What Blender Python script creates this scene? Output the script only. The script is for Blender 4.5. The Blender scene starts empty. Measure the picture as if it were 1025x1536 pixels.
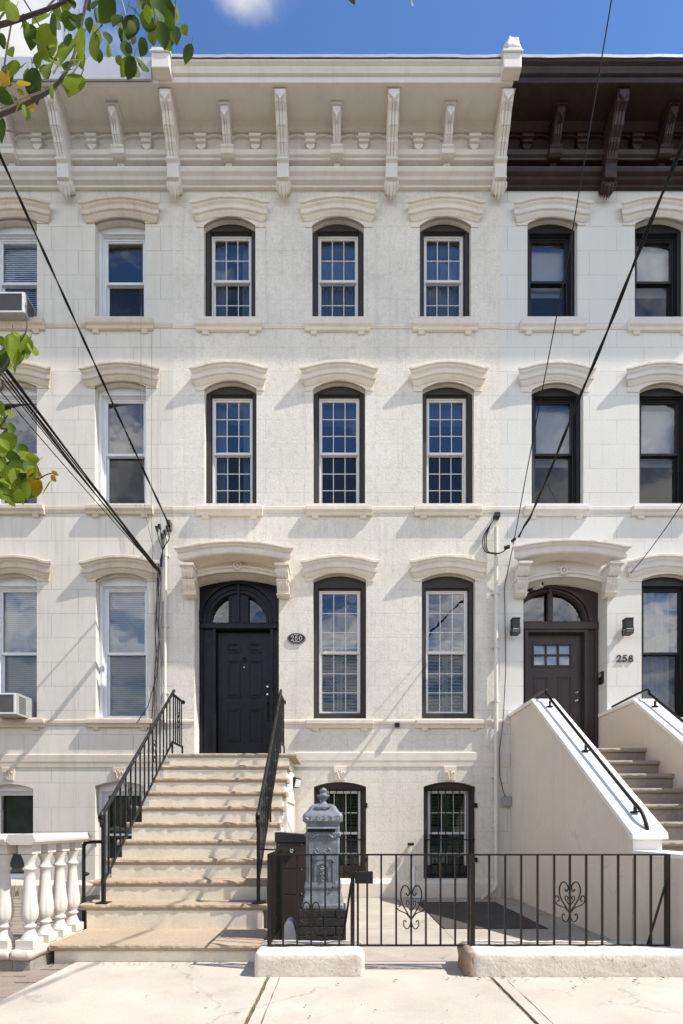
import bpy, bmesh, math, random
from mathutils import Vector, Matrix, noise
from mathutils.geometry import tessellate_polygon
random.seed(7)
sc = bpy.context.scene
COL = sc.collection
PI = math.pi
# ---------------------------------------------------------------- camera numbers (metres, facades on the plane y = 0)
F, D, E, CX, HY = 740.0, 8.4, 1.22, 512.5, 1238.0
def X(px, y=0.0): return (px - CX) * (D + y) / F
def Z(py, y=0.0): return E + (HY - py) * (D + y) / F
def at(px, py, y=0.0): return Vector((X(px, y), y, Z(py, y)))
SUN = Vector((3.76, -1.0, 5.3))

# ---------------------------------------------------------------- materials
MATS = {}
def nn(nt, t, **kw):
    n = nt.nodes.new(t)
    for k, v in kw.items():
        if hasattr(n, k) and k not in ('inputs',): setattr(n, k, v)
    return n
def mat(name, col, rough=.6, metal=0., var=.12, vscale=2.5, fine=.06, fscale=60., bump=.0, bscale=80., spec=.5,
        streak=0., joints=None, jdark=.8, stain=None, stain_amt=0., sscale=1.2, trans=0., chips=None, chip_amt=0., tint=None, cracks=None, gum=None):
    m = bpy.data.materials.new(name); m.use_nodes = True
    nt = m.node_tree; L = nt.links; b = nt.nodes['Principled BSDF']
    b.inputs['Roughness'].default_value = rough; b.inputs['Metallic'].default_value = metal
    b.inputs['Specular IOR Level'].default_value = spec
    tc = nn(nt, 'ShaderNodeTexCoord'); co = tc.outputs['Object']
    def noi(scale, detail=6, rgh=.6, vec=co):
        n = nn(nt, 'ShaderNodeTexNoise'); n.inputs['Scale'].default_value = scale
        n.inputs['Detail'].default_value = detail; n.inputs['Roughness'].default_value = rgh
        L.new(vec, n.inputs['Vector']); return n.outputs['Fac']
    def rng(v, a, b_, c, d):
        n = nn(nt, 'ShaderNodeMapRange'); n.inputs[1].default_value = a; n.inputs[2].default_value = b_
        n.inputs[3].default_value = c; n.inputs[4].default_value = d; L.new(v, n.inputs[0]); return n.outputs[0]
    def mul(a, b2):
        n = nn(nt, 'ShaderNodeMath', operation='MULTIPLY'); L.new(a, n.inputs[0])
        if isinstance(b2, float): n.inputs[1].default_value = b2
        else: L.new(b2, n.inputs[1])
        return n.outputs[0]
    fac = rng(noi(vscale), .3, .7, 1 - var, 1 + var * .5)
    if fine: fac = mul(fac, rng(noi(fscale, 3), .3, .7, 1 - fine, 1 + fine))
    if streak:
        mp = nn(nt, 'ShaderNodeMapping'); mp.inputs['Scale'].default_value = (5, 5, .35); L.new(co, mp.inputs['Vector'])
        fac = mul(fac, rng(noi(1.6, 5, .65, mp.outputs[0]), .52, .78, 1, 1 - streak))
    h = None
    if joints:
        bw, rh, ox, oz, ms, off = joints
        sp = nn(nt, 'ShaderNodeSeparateXYZ'); L.new(co, sp.inputs[0])
        cb = nn(nt, 'ShaderNodeCombineXYZ'); L.new(sp.outputs[0], cb.inputs[0]); L.new(sp.outputs[2], cb.inputs[1])
        mp = nn(nt, 'ShaderNodeMapping'); mp.inputs['Location'].default_value = (ox, oz, 0); L.new(cb.outputs[0], mp.inputs['Vector'])
        bt = nn(nt, 'ShaderNodeTexBrick'); bt.offset = off; bt.squash = 1
        bt.inputs['Color1'].default_value = (1, 1, 1, 1); bt.inputs['Color2'].default_value = (.94, .94, .94, 1)
        bt.inputs['Mortar'].default_value = (.5, .5, .5, 1)
        bt.inputs['Scale'].default_value = 1; bt.inputs['Mortar Size'].default_value = ms; bt.inputs['Mortar Smooth'].default_value = .4
        bt.inputs['Brick Width'].default_value = bw; bt.inputs['Row Height'].default_value = rh
        L.new(mp.outputs[0], bt.inputs['Vector'])
        br = rng(noi(3.1, 2), .35, .6, .25, 1)
        jf = mul(bt.outputs['Fac'], br)
        fac = mul(fac, rng(jf, 0, 1, 1, jdark)); h = jf
        fac = mul(fac, rng(bt.outputs['Color'], .9, 1, .985, 1))
    hs = nn(nt, 'ShaderNodeMix', data_type='RGBA'); hs.blend_type = 'MULTIPLY'; hs.inputs[0].default_value = 1
    hs.inputs[6].default_value = (*col, 1); L.new(fac, hs.inputs[7]); out = hs.outputs[2]
    if stain is not None:
        mx = nn(nt, 'ShaderNodeMix', data_type='RGBA'); L.new(rng(noi(sscale, 9, .72), .5, .72, 0, stain_amt), mx.inputs[0])
        L.new(out, mx.inputs[6]); mx.inputs[7].default_value = (*stain, 1); out = mx.outputs[2]
    if chips is not None:
        mx = nn(nt, 'ShaderNodeMix', data_type='RGBA'); L.new(rng(noi(23, 6, .7), .62, .66, 0, chip_amt), mx.inputs[0])
        L.new(out, mx.inputs[6]); mx.inputs[7].default_value = (*chips, 1); out = mx.outputs[2]
    if cracks:
        cs, cw, cc = cracks
        nz = nn(nt, 'ShaderNodeTexNoise'); nz.inputs['Scale'].default_value = 3.5; nz.inputs['Detail'].default_value = 7; nz.inputs['Roughness'].default_value = .7; L.new(co, nz.inputs['Vector'])
        va = nn(nt, 'ShaderNodeVectorMath', operation='SCALE'); L.new(nz.outputs['Color'], va.inputs[0]); va.inputs['Scale'].default_value = .45
        vb = nn(nt, 'ShaderNodeVectorMath', operation='ADD'); L.new(co, vb.inputs[0]); L.new(va.outputs[0], vb.inputs[1])
        vo = nn(nt, 'ShaderNodeTexVoronoi', feature='DISTANCE_TO_EDGE'); vo.inputs['Scale'].default_value = cs; L.new(vb.outputs[0], vo.inputs['Vector'])
        ln = rng(vo.outputs['Distance'], 0, cw, 1, 0); ln = mul(ln, rng(noi(1.1, 2), .5, .6, 0, .75))
        mx = nn(nt, 'ShaderNodeMix', data_type='RGBA'); L.new(ln, mx.inputs[0]); L.new(out, mx.inputs[6]); mx.inputs[7].default_value = (*cc, 1); out = mx.outputs[2]
    if gum:
        vo = nn(nt, 'ShaderNodeTexVoronoi'); vo.inputs['Scale'].default_value = 4.5; L.new(co, vo.inputs['Vector'])
        mx = nn(nt, 'ShaderNodeMix', data_type='RGBA'); L.new(mul(rng(vo.outputs['Distance'], .05, .085, 1, 0), rng(noi(2.3, 1), .5, .52, 0, .7)), mx.inputs[0]); L.new(out, mx.inputs[6]); mx.inputs[7].default_value = (*gum, 1); out = mx.outputs[2]
    L.new(out, b.inputs['Base Color'])
    L.new(rng(noi(vscale * 3, 4), .3, .7, max(.02, rough - .1), min(1, rough + .1)), b.inputs['Roughness'])
    if bump or joints:
        bp = nn(nt, 'ShaderNodeBump'); bp.inputs['Distance'].default_value = .02; bp.inputs['Strength'].default_value = bump if bump else .3
        hh = noi(bscale, 5, .65)
        if h is not None:
            s = nn(nt, 'ShaderNodeMath', operation='SUBTRACT'); L.new(hh, s.inputs[0]); L.new(h, s.inputs[1]); hh = s.outputs[0]
        L.new(hh, bp.inputs['Height']); L.new(bp.outputs[0], b.inputs['Normal'])
    if trans:
        tr = nn(nt, 'ShaderNodeBsdfTranslucent'); L.new(out, tr.inputs['Color'])
        ms_ = nn(nt, 'ShaderNodeMixShader'); ms_.inputs[0].default_value = trans
        L.new(b.outputs[0], ms_.inputs[1]); L.new(tr.outputs[0], ms_.inputs[2])
        L.new(ms_.outputs[0], nt.nodes['Material Output'].inputs[0])
    MATS[name] = m; return m
def glass_mat(name, tint, refl, wob=.02, scr=0.):
    m = bpy.data.materials.new(name); m.use_nodes = True; nt = m.node_tree; L = nt.links
    nt.nodes.remove(nt.nodes['Principled BSDF'])
    tr = nn(nt, 'ShaderNodeBsdfTransparent'); tr.inputs[0].default_value = (*tint, 1)
    gl = nn(nt, 'ShaderNodeBsdfGlossy'); gl.inputs['Roughness'].default_value = .01; gl.inputs['Color'].default_value = (1, 1, 1, 1)
    fr = nn(nt, 'ShaderNodeFresnel'); fr.inputs[0].default_value = refl
    tc = nn(nt, 'ShaderNodeTexCoord'); no = nn(nt, 'ShaderNodeTexNoise'); no.inputs['Scale'].default_value = 1.7; no.inputs['Detail'].default_value = 2
    L.new(tc.outputs['Object'], no.inputs['Vector'])
    bp = nn(nt, 'ShaderNodeBump'); bp.inputs['Strength'].default_value = wob; bp.inputs['Distance'].default_value = .3
    L.new(no.outputs[0], bp.inputs['Height']); L.new(bp.outputs[0], gl.inputs['Normal'])
    mx = nn(nt, 'ShaderNodeMixShader'); L.new(fr.outputs[0], mx.inputs[0]); L.new(tr.outputs[0], mx.inputs[1]); L.new(gl.outputs[0], mx.inputs[2])
    o = mx.outputs[0]
    if scr:
        df = nn(nt, 'ShaderNodeBsdfDiffuse'); df.inputs[0].default_value = (.05, .05, .052, 1)
        m2 = nn(nt, 'ShaderNodeMixShader'); m2.inputs[0].default_value = scr
        L.new(o, m2.inputs[1]); L.new(df.outputs[0], m2.inputs[2]); o = m2.outputs[0]
    L.new(o, nt.nodes['Material Output'].inputs[0]); MATS[name] = m; return m

JO = (.93, .412, .28, .06, .007, .5)
mat('stucco', (.75, .705, .615), .9, var=.10, vscale=1.1, fine=.09, fscale=28, bump=.22, bscale=26, streak=.20, joints=JO, jdark=.86,
    stain=(.50, .45, .375), stain_amt=.6, sscale=9, chips=(.47, .44, .39), chip_amt=.2)
mat('stucco_smooth', (.69, .65, .57), .9, var=.09, vscale=.9, fine=.03, fscale=40, bump=.14, bscale=50, streak=.24, joints=JO, jdark=.66,
    stain=(.50, .475, .43), stain_amt=.40, sscale=1.6)
mat('stucco_white', (.715, .695, .635), .9, var=.06, vscale=.9, fine=.03, fscale=40, bump=.16, bscale=30, streak=.07, joints=JO, jdark=.74,
    stain=(.58, .56, .53), stain_amt=.25, sscale=1.8)
mat('cream_stone', (.76, .69, .575), .85, var=.10, vscale=2.2, fine=.05, bump=.12, bscale=60, streak=.12, stain=(.52, .46, .38), stain_amt=.3, sscale=5)
mat('tan_stone', (.64, .56, .445), .85, var=.14, vscale=2.0, fine=.05, bump=.12, bscale=60, streak=.22, stain=(.42, .36, .29), stain_amt=.4, sscale=4)
mat('white_stone', (.70, .66, .60), .85, var=.08, vscale=2.2, fine=.04, bump=.1, bscale=60, streak=.08, stain=(.55, .5, .44), stain_amt=.3, sscale=5)
mat('cornice_cream', (.74, .69, .62), .6, var=.06, vscale=1.8, fine=.02, bump=.05, bscale=40, streak=.12, stain=(.50, .46, .40), stain_amt=.25, sscale=3)
mat('cornice_grey', (.70, .67, .62), .6, var=.08, vscale=1.8, fine=.02, bump=.05, bscale=40, streak=.14, stain=(.46, .44, .40), stain_amt=.3, sscale=3)
mat('cornice_brown', (.036, .020, .018), .45, spec=.3, var=.2, vscale=2, fine=.08, bump=.06, bscale=40, stain=(.10, .075, .068), stain_amt=.3, sscale=4)
mat('flashing', (.52, .53, .55), .5, metal=.2, var=.12, vscale=3, fine=.03)
mat('flashing_grey', (.50, .51, .53), .5, metal=.2, var=.08, vscale=1.4, fine=.02, streak=.1)
mat('brown_paint', (.046, .038, .035), .5, spec=.3, var=.12, vscale=3, fine=.04)
mat('black_paint', (.013, .013, .014), .45, spec=.3, var=.15, vscale=3, fine=.04)
mat('black_frame', (.014, .014, .014), .42, spec=.3, var=.15, vscale=3, fine=.04)
mat('door_black', (.007, .008, .012), .40, spec=.3, var=.18, vscale=5, fine=.05, bump=.04, bscale=70)
mat('door_brown', (.058, .043, .039), .45, spec=.3, var=.1, vscale=4, fine=.04, bump=.03, bscale=70)
mat('white_vinyl', (.74, .72, .69), .4, var=.04, vscale=4, fine=.01)
mat('white_frame', (.74, .75, .77), .45, var=.06, vscale=4, fine=.02, streak=.06)
mat('iron', (.013, .012, .012), .45, spec=.3, var=.25, vscale=9, fine=.15, fscale=120, bump=.08, bscale=90, chips=(.09, .065, .05), chip_amt=.5)
mat('iron_worn', (.014, .013, .013), .42, spec=.3, var=.25, vscale=9, fine=.15, fscale=120, bump=.08, bscale=90, chips=(.34, .31, .28), chip_amt=.6)
mat('iron_brown', (.017, .013, .011), .5, spec=.3, var=.25, vscale=9, fine=.15, fscale=120, bump=.08, bscale=90, chips=(.13, .085, .06), chip_amt=.5)
mat('step_stone', (.40, .315, .22), .85, var=.16, vscale=3, fine=.09, fscale=45, bump=.4, bscale=42, stain=(.27, .205, .15), stain_amt=.5, sscale=6)
mat('step_riser', (.80, .725, .585), .85, var=.10, vscale=2, fine=.05, bump=.15, bscale=50, streak=.10, stain=(.47, .39, .30), stain_amt=.4, sscale=3)
mat('grey_step', (.33, .285, .235), .85, var=.2, vscale=3, fine=.09, bump=.4, bscale=42, stain=(.15, .13, .11), stain_amt=.6, sscale=4)
mat('stoop_stucco', (.67, .59, .49), .9, stain=(.50, .43, .35), stain_amt=.3, sscale=2.5, cracks=(.5, .006, (.40, .34, .28)), var=.06, vscale=1.2, fine=.05, fscale=50, bump=.16, bscale=60, streak=.08)
mat('white_paint', (.76, .74, .70), .7, var=.05, vscale=2, fine=.03, bump=.1, bscale=40)
mat('stoop_side', (.66, .62, .55), .85, var=.08, vscale=2, fine=.04, bump=.2, bscale=40, streak=.1)
mat('curb_paint', (.69, .63, .54), .88, var=.16, vscale=5, fine=.08, bump=.35, bscale=30, stain=(.36, .28, .20), stain_amt=.55, sscale=5, chips=(.25, .18, .12), chip_amt=.6)
mat('rusty_stone', (.30, .22, .15), .9, var=.3, vscale=8, fine=.1, bump=.7, bscale=25, stain=(.12, .085, .06), stain_amt=.8, sscale=9)
mat('concrete', (.485, .435, .365), .92, var=.16, vscale=1.3, fine=.08, fscale=70, bump=.2, bscale=90, stain=(.36, .30, .23), stain_amt=.55, sscale=2.2, chips=(.33, .265, .19), chip_amt=.5, cracks=(.55, .007, (.20, .155, .11)), gum=(.2, .17, .14))
mat('courtyard_concrete', (.40, .36, .30), .92, var=.16, vscale=1.6, fine=.06, fscale=70, bump=.16, bscale=90, stain=(.27, .225, .175), stain_amt=.6, sscale=3, cracks=(.8, .012, (.12, .095, .07)))
mat('shaded_bluestone', (.075, .068, .062), .85, spec=.2, var=.15, vscale=2, fine=.06, bump=.1)  # stone darkened further: the stoop wall's shadow is put into its colour
mat('joint_dirt', (.17, .125, .065), .95, var=.4, vscale=12, fine=.2, bump=.6, bscale=60, stain=(.11, .12, .03), stain_amt=.8, sscale=9)
mat('asphalt', (.06, .06, .06), .9, var=.2, vscale=2, fine=.15, bump=.3)
mat('paver', (.26, .215, .18), .9, var=.25, vscale=3, fine=.1, bump=.3, bscale=60, stain=(.17, .15, .12), stain_amt=.5, sscale=5)
mat('soil', (.12, .095, .07), .95, var=.3, vscale=5, fine=.2, bump=.5)
mat('baluster_white', (.60, .565, .51), .75, var=.05, vscale=5, fine=.03, bump=.1, bscale=50, stain=(.55, .52, .47), stain_amt=.3, sscale=6)
mat('coping', (.60, .55, .46), .85, var=.14, vscale=4, fine=.06, bump=.4, bscale=30, stain=(.35, .31, .25), stain_amt=.6, sscale=6)
mat('dirty_concrete', (.30, .28, .24), .92, var=.2, vscale=4, fine=.08, bump=.3, bscale=40, stain=(.14, .13, .10), stain_amt=.7, sscale=5)
mat('zinc', (.18, .195, .215), .55, metal=.1, var=.35, vscale=9, fine=.12, fscale=60, bump=.15, bscale=60, stain=(.36, .37, .40), stain_amt=.7, sscale=14)
mat('zinc_light', (.42, .43, .45), .5, var=.2, vscale=20)
mat('black_brick', (.022, .021, .021), .5, var=.3, vscale=9, fine=.2, bump=.4, bscale=60, chips=(.12, .11, .10), chip_amt=.3)
mat('black_mortar', (.030, .028, .026), .8, var=.2, vscale=9)
mat('box_brown', (.055, .042, .036), .5, spec=.3, var=.06, vscale=3, fine=.03)
mat('lid_black', (.022, .023, .025), .38, var=.1)
mat('steel', (.6, .6, .6), .25, metal=1, var=.05)
mat('grey_plastic', (.32, .32, .31), .5, var=.1)
mat('white_plastic', (.72, .72, .70), .4, var=.04)
mat('pipe_paint', (.68, .65, .59), .6, var=.08, vscale=4, streak=.1, stain=(.5, .45, .38), stain_amt=.3)
mat('cable', (.011, .010, .010), .6, spec=.25, var=.1)
mat('cable_brown', (.10, .075, .06), .6, var=.1)
mat('cable_pale', (.40, .38, .34), .6, var=.1)
mat('plaque', (.035, .013, .013), .45, spec=.25, var=.1)
mat('number_black', (.02, .02, .02), .4, var=.1)
mat('silver_letter', (.60, .60, .60), .4, metal=.1, var=.05)
mat('curtain', (.28, .37, .47), .9, var=.1, vscale=4)
mat('curtain_white', (.66, .66, .66), .9, var=.08, vscale=4)
mat('blind_white', (.76, .82, .88), .6, var=.04)
mat('shutter_teal', (.46, .56, .58), .5, var=.06)
mat('shutter_green', (.20, .27, .18), .5, var=.1)
mat('shade_teal', (.09, .14, .15), .7, var=.06)
mat('reflection_grey', (.30, .31, .28), .8, var=.3, vscale=4)  # grey of reflections and dim interior put into a panel colour
mat('room', (.022, .022, .025), .9, var=.1)  # near-black: the darkness of unlit interiors put into the colour
mat('ac_grey', (.33, .325, .315), .5, var=.1, vscale=6)
mat('dark_grille', (.10, .10, .105), .6, var=.1)
mat('bark', (.085, .065, .055), .9, var=.3, vscale=8, bump=.5)
mat('twig_pale', (.30, .26, .23), .9, var=.2)
mat('leaf_dark', (.06, .105, .010), .65, spec=.2, var=.35, vscale=9, trans=.35)
mat('leaf_sunlit', (.22, .29, .02), .65, spec=.2, var=.35, vscale=9, trans=.45)  # paler green copy: sunlit brightness of the leaves put into the colour
mat('leaf_yellow', (.42, .28, .015), .65, spec=.2, var=.25, vscale=9, trans=.45)
mat('leaf_dry', (.16, .105, .05), .85, var=.4, vscale=15)
mat('grass', (.10, .15, .03), .7, var=.3, vscale=9, trans=.3)
glass_mat('glass', (.90, .94, .97), 2.25, .02)
glass_mat('glass_screen', (.70, .75, .80), 1.6, .012, .18)
glass_mat('glass_clear', (.96, .97, .98), 1.9, .02)
glass_mat('glass_dark', (.5, .52, .54), 1.6, .03)
M = MATS

# ---------------------------------------------------------------- mesh builder
WL = {}
class MB:
    def __init__(s): s.v = []; s.f = []; s.s = []
    def add(s, vs, fs, smooth=False):
        o = len(s.v); s.v += [Vector(v) for v in vs]
        for f in fs: s.f.append([i + o for i in f]); s.s.append(smooth)
        return s
    def box(s, x0, x1, y0, y1, z0, z1):
        v = [(x, y, z) for z in (z0, z1) for y in (y0, y1) for x in (x0, x1)]
        return s.add(v, [(0, 2, 3, 1), (4, 5, 7, 6), (0, 1, 5, 4), (2, 6, 7, 3), (0, 4, 6, 2), (1, 3, 7, 5)])
    def bar(s, p, q, w, h=None, up=(0, 0, 1)):
        p = Vector(p); q = Vector(q); h = h or w; d = (q - p).normalized(); u = Vector(up)
        if abs(d.dot(u)) > .98: u = Vector((0, 1, 0))
        a = d.cross(u).normalized() * w / 2; b = a.cross(d).normalized() * h / 2
        v = [c + a * i + b * j for c in (p, q) for i, j in ((-1, -1), (1, -1), (1, 1), (-1, 1))]
        return s.add(v, [(3, 2, 1, 0), (4, 5, 6, 7), (0, 1, 5, 4), (1, 2, 6, 5), (2, 3, 7, 6), (3, 0, 4, 7)])
    def tube(s, pts, r, n=7, cap=True):
        pts = [Vector(p) for p in pts]; rings = []; N = None; m = len(pts)
        for i, p in enumerate(pts):
            d = (pts[min(i + 1, m - 1)] - pts[max(i - 1, 0)]).normalized()
            if N is None:
                N = d.cross(Vector((0, 0, 1)))
                if N.length < .1: N = d.cross(Vector((0, 1, 0)))
            N = (N - d * N.dot(d)).normalized(); B = d.cross(N)
            rr = r[i] if isinstance(r, (list, tuple)) else r
            rings.append([p + (N * math.cos(2 * PI * k / n) + B * math.sin(2 * PI * k / n)) * rr for k in range(n)])
        return s.loft(rings, cap, True)
    def loft(s, rings, cap=True, smooth=False, closed=True):
        n = len(rings[0]); v = [p for r in rings for p in r]; f = []
        for i in range(len(rings) - 1):
            for k in range(n if closed else n - 1):
                a = i * n + k; b = i * n + (k + 1) % n; f.append((a, b, b + n, a + n))
        s.add(v, f, smooth)
        if cap and closed:
            o = len(v)
            s.add(rings[0], [tuple(range(n))]); s.add(rings[-1], [tuple(range(n))])
        return s
    def lathe(s, cx, cy, prof, n=20, mod=None):
        rings = []
        for r, z in prof:
            rings.append([(cx + r * (mod(z, 2 * PI * k / n) if mod else 1) * math.cos(2 * PI * k / n), cy + r * (mod(z, 2 * PI * k / n) if mod else 1) * math.sin(2 * PI * k / n), z) for k in range(n)])
        return s.loft(rings, True, True)
    def prism(s, poly, ax, a0, a1):
        def P(u, w, a): return (u, a, w) if ax == 'y' else ((a, u, w) if ax == 'x' else (u, w, a))
        n = len(poly); v = [P(u, w, a0) for u, w in poly] + [P(u, w, a1) for u, w in poly]
        t = tessellate_polygon([[Vector((u, w, 0)) for u, w in poly]])
        f = [tuple(q) for q in t] + [tuple(i + n for i in reversed(q)) for q in t] + [(i, (i + 1) % n, (i + 1) % n + n, i + n) for i in range(n)]
        return s.add(v, f)
    def plate(s, outer, holes, y0, y1, back=True):
        loops = [outer] + holes; flat = [p for l in loops for p in l]; n = len(flat)
        t = tessellate_polygon([[Vector((u, w, 0)) for u, w in l] for l in loops])
        v = [(u, y0, w) for u, w in flat] + [(u, y1, w) for u, w in flat]
        f = [tuple(q) for q in t]
        if back: f += [tuple(i + n for i in reversed(q)) for q in t]
        o = 0
        for l in loops:
            m = len(l)
            f += [(o + i, o + (i + 1) % m, o + (i + 1) % m + n, o + i + n) for i in range(m)]; o += m
        return s.add(v, f)
    def make(s, name, m, parent=None, bevel=0., base=None, fix=True):
        if parent is None:
            if base is None:
                lo = Vector([min(v[i] for v in s.v) for i in range(3)]); hi = Vector([max(v[i] for v in s.v) for i in range(3)])
                base = Vector(((lo.x + hi.x) / 2, (lo.y + hi.y) / 2, lo.z))
            off = Vector(base)
        else: off = WL[parent.name]
        me = bpy.data.meshes.new(name); me.from_pydata([v - off for v in s.v], [], s.f)
        bm = bmesh.new(); bm.from_mesh(me)
        for f, sm in zip(bm.faces, s.s): f.smooth = sm
        if fix: bmesh.ops.recalc_face_normals(bm, faces=bm.faces)
        bm.to_mesh(me); bm.free()
        o = bpy.data.objects.new(name, me); COL.objects.link(o)
        me.materials.append(M[m] if isinstance(m, str) else m)
        if parent is None: o.location = off
        else: o.parent = parent
        WL[o.name] = off
        if bevel:
            b = o.modifiers.new('bevel', 'BEVEL'); b.width = bevel; b.segments = 2; b.limit_method = 'ANGLE'; b.angle_limit = math.radians(40)
        return o
def tag(o, label=None, cat=None, group=None, kind=None):
    if label: o['label'] = label
    if cat: o['category'] = cat
    if group: o['group'] = group
    if kind: o['kind'] = kind
    return o
def thing(name, label, cat, loc, group=None):
    o = bpy.data.objects.new(name, None); COL.objects.link(o); o.location = loc; o.empty_display_size = .2
    WL[o.name] = Vector(loc); return tag(o, label, cat, group)
def lump(mb, amt, scale, seed=0.):
    for v in mb.v:
        n = noise.noise_vector(Vector((v.x * scale + seed, v.y * scale, v.z * scale)))
        v += n * amt
    return mb
def gridbox(x0, x1, y0, y1, z0, z1, step, rnd=.03):
    """box with subdivided faces and rounded edges"""
    bm = bmesh.new(); bmesh.ops.create_cube(bm, size=1)
    mx = max(x1 - x0, y1 - y0, z1 - z0)
    for ax, ln in enumerate((x1 - x0, y1 - y0, z1 - z0)):
        n = max(2, int(ln / step))
        for k in range(1, n):
            p = Vector((0, 0, 0)); p[ax] = -.5 + k / n; d = Vector((0, 0, 0)); d[ax] = 1
            bmesh.ops.bisect_plane(bm, geom=bm.verts[:] + bm.edges[:] + bm.faces[:], plane_co=p, plane_no=d)
    mb = MB(); S = Vector((x1 - x0, y1 - y0, z1 - z0)); C = Vector(((x0 + x1) / 2, (y0 + y1) / 2, (z0 + z1) / 2))
    vs = []
    for v in bm.verts:
        p = Vector((v.co.x * S.x, v.co.y * S.y, v.co.z * S.z)); q = Vector(p)
        for i in range(3):
            lim = S[i] / 2 - rnd; q[i] = max(-lim, min(lim, q[i]))
        d = p - q
        if d.length > 1e-6: p = q + d.normalized() * min(rnd, d.length)
        vs.append(C + p)
    bm.verts.index_update()
    mb.add(vs, [[v.index for v in f.verts] for f in bm.faces], True); bm.free(); return mb
def arc(xl, xr, zs, za, n=16):
    """points from left spring to right spring over the apex"""
    w = (xr - xl) / 2; h = za - zs; cx = (xl + xr) / 2
    if h < 1e-4: return [(xl, zs), (xr, zs)]
    R = (w * w + h * h) / (2 * h); c = za - R; a = math.asin(min(1, w / R))
    if h > w: a = PI - a
    return [(cx + R * math.sin(-a + 2 * a * i / n), c + R * math.cos(-a + 2 * a * i / n)) for i in range(n + 1)]
def opening(xl, xr, zb, zs, za, n=16):
    return [(xl, zb)] + arc(xl, xr, zs, za, n) + [(xr, zb)]
def rect(x0, x1, z0, z1): return [(x0, z0), (x0, z1), (x1, z1), (x1, z0)]
def ribbon(mb, pts, w, y0, y1):
    """flat lettering stroke in the xz plane with thickness along y"""
    n = len(pts)
    L_, R_ = [], []
    for i, (x, z) in enumerate(pts):
        a = pts[max(i - 1, 0)]; b = pts[min(i + 1, n - 1)]; dx, dz = b[0] - a[0], b[1] - a[1]; l = math.hypot(dx, dz) or 1
        ww = (w[i] if isinstance(w, (list, tuple)) else w) / 2
        L_.append((x - dz / l * ww, z + dx / l * ww)); R_.append((x + dz / l * ww, z - dx / l * ww))
    rings = [[(l[0], y0, l[1]), (r[0], y0, r[1]), (r[0], y1, r[1]), (l[0], y1, l[1])] for l, r in zip(L_, R_)]
    mb.loft(rings, True, False)
def ell(cx, cz, rx, rz, a0, a1, n=14): return [(cx + rx * math.cos(math.radians(a0 + (a1 - a0) * i / n)), cz + rz * math.sin(math.radians(a0 + (a1 - a0) * i / n))) for i in range(n + 1)]
def glyph(mb, ch, x, z, w, h, t, y0, y1):
    def S(p, ww=t): ribbon(mb, [(x + a * w, z + b * h) for a, b in p], ww, y0, y1)
    thin = t * .5
    if ch == '2':
        c = ell(.45, .72, .36, .25, 160, -35); S(c, [t * (.8 if i < 4 else 1) for i in range(len(c))]); S([(.76, .58), (.5, .3), (.1, .06)], thin * 1.3); S([(.06, .07), (.9, .07)], t); S([(.9, .02), (.93, .24)], thin); S(ell(.14, .72, .06, .05, 0, 360), t * .5)
    elif ch == '6':
        S(ell(.5, .32, .34, .28, 0, 360, 20), t * .8); S([(.16, .36), (.2, .6), (.34, .82), (.58, .95), (.8, .88)], t * .9); S(ell(.8, .84, .05, .04, 0, 360), t * .5)
    elif ch == '0':
        c = ell(.5, .5, .36, .46, 0, 360, 24); S(c, [t * (.55 + .5 * abs(math.cos(2 * PI * i / 24))) for i in range(25)])
    elif ch == '5':
        S([(.22, .95), (.84, .95)], t); S([(.24, .97), (.19, .55)], thin); c = ell(.42, .33, .38, .28, 130, -150); S(c, t); S(ell(.14, .2, .06, .05, 0, 360), t * .5)
    elif ch == '8':
        S(ell(.5, .73, .28, .22, 0, 360, 20), t * .85); S(ell(.5, .27, .36, .25, 0, 360, 20), t)
    elif ch == 'P':
        S([(.2, 0), (.2, 1)]); S([(.2, .95), (.55, .95)] + ell(.55, .72, .28, .22, 90, -90) + [(.2, .5)], t * .8)
    elif ch == 'O': S(ell(.5, .5, .36, .45, 0, 360, 20), t * .9)
    elif ch == 'S': S(ell(.5, .73, .28, .22, 20, 270) + ell(.5, .26, .3, .22, 90, -160), t * .9)
    elif ch == 'T': S([(.5, 0), (.5, .95)]); S([(.1, .95), (.9, .95)])
def text(mb, s, x, z, w, h, gap, t, y0, y1):
    for ch in s:
        if ch != ' ': glyph(mb, ch, x, z, w, h, t, y0, y1)
        x += w + gap

# ---------------------------------------------------------------- ground
def sheet(name, mname, rects, z, th=.03):
    m = MB()
    for x0, x1, y0, y1 in rects: m.box(x0, x1, y0, y1, z - th, z)
    return tag(m.make(name, mname), kind='structure')
g = MB(); g.add([(-300, -300, -.16), (300, -300, -.16), (300, 300, -.16), (-300, 300, -.16)], [(0, 1, 2, 3)]); tag(g.make('ground', 'soil'), kind='structure')
sheet('street', 'asphalt', [(-60, 60, -22, -9.7)], -.12)
jt = MB()
def jsheet(x0, x1, y0, y1, z, step):
    nx = max(1, int((x1 - x0) / step)); ny = max(1, int((y1 - y0) / step))
    vs = []; fs = []
    for j in range(ny + 1):
        for i in range(nx + 1):
            x = x0 + (x1 - x0) * i / nx; y = y0 + (y1 - y0) * j / ny
            vs.append((x, y, z + .009 * noise.noise(Vector((x * 14, y * 14, 3)))))
    for j in range(ny):
        for i in range(nx):
            a = j * (nx + 1) + i; fs.append((a, a + 1, a + nx + 2, a + nx + 1))
    jt.add(vs, fs, True)
jsheet(-.64, -.54, -5.7, -4.2, -.012, .02); jsheet(1.14, 1.26, -5.7, -4.2, -.012, .02)
jt.add([(-40, -9.7, -.04), (40, -9.7, -.04), (40, 0, -.04), (-40, 0, -.04)], [(0, 1, 2, 3)])
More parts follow.
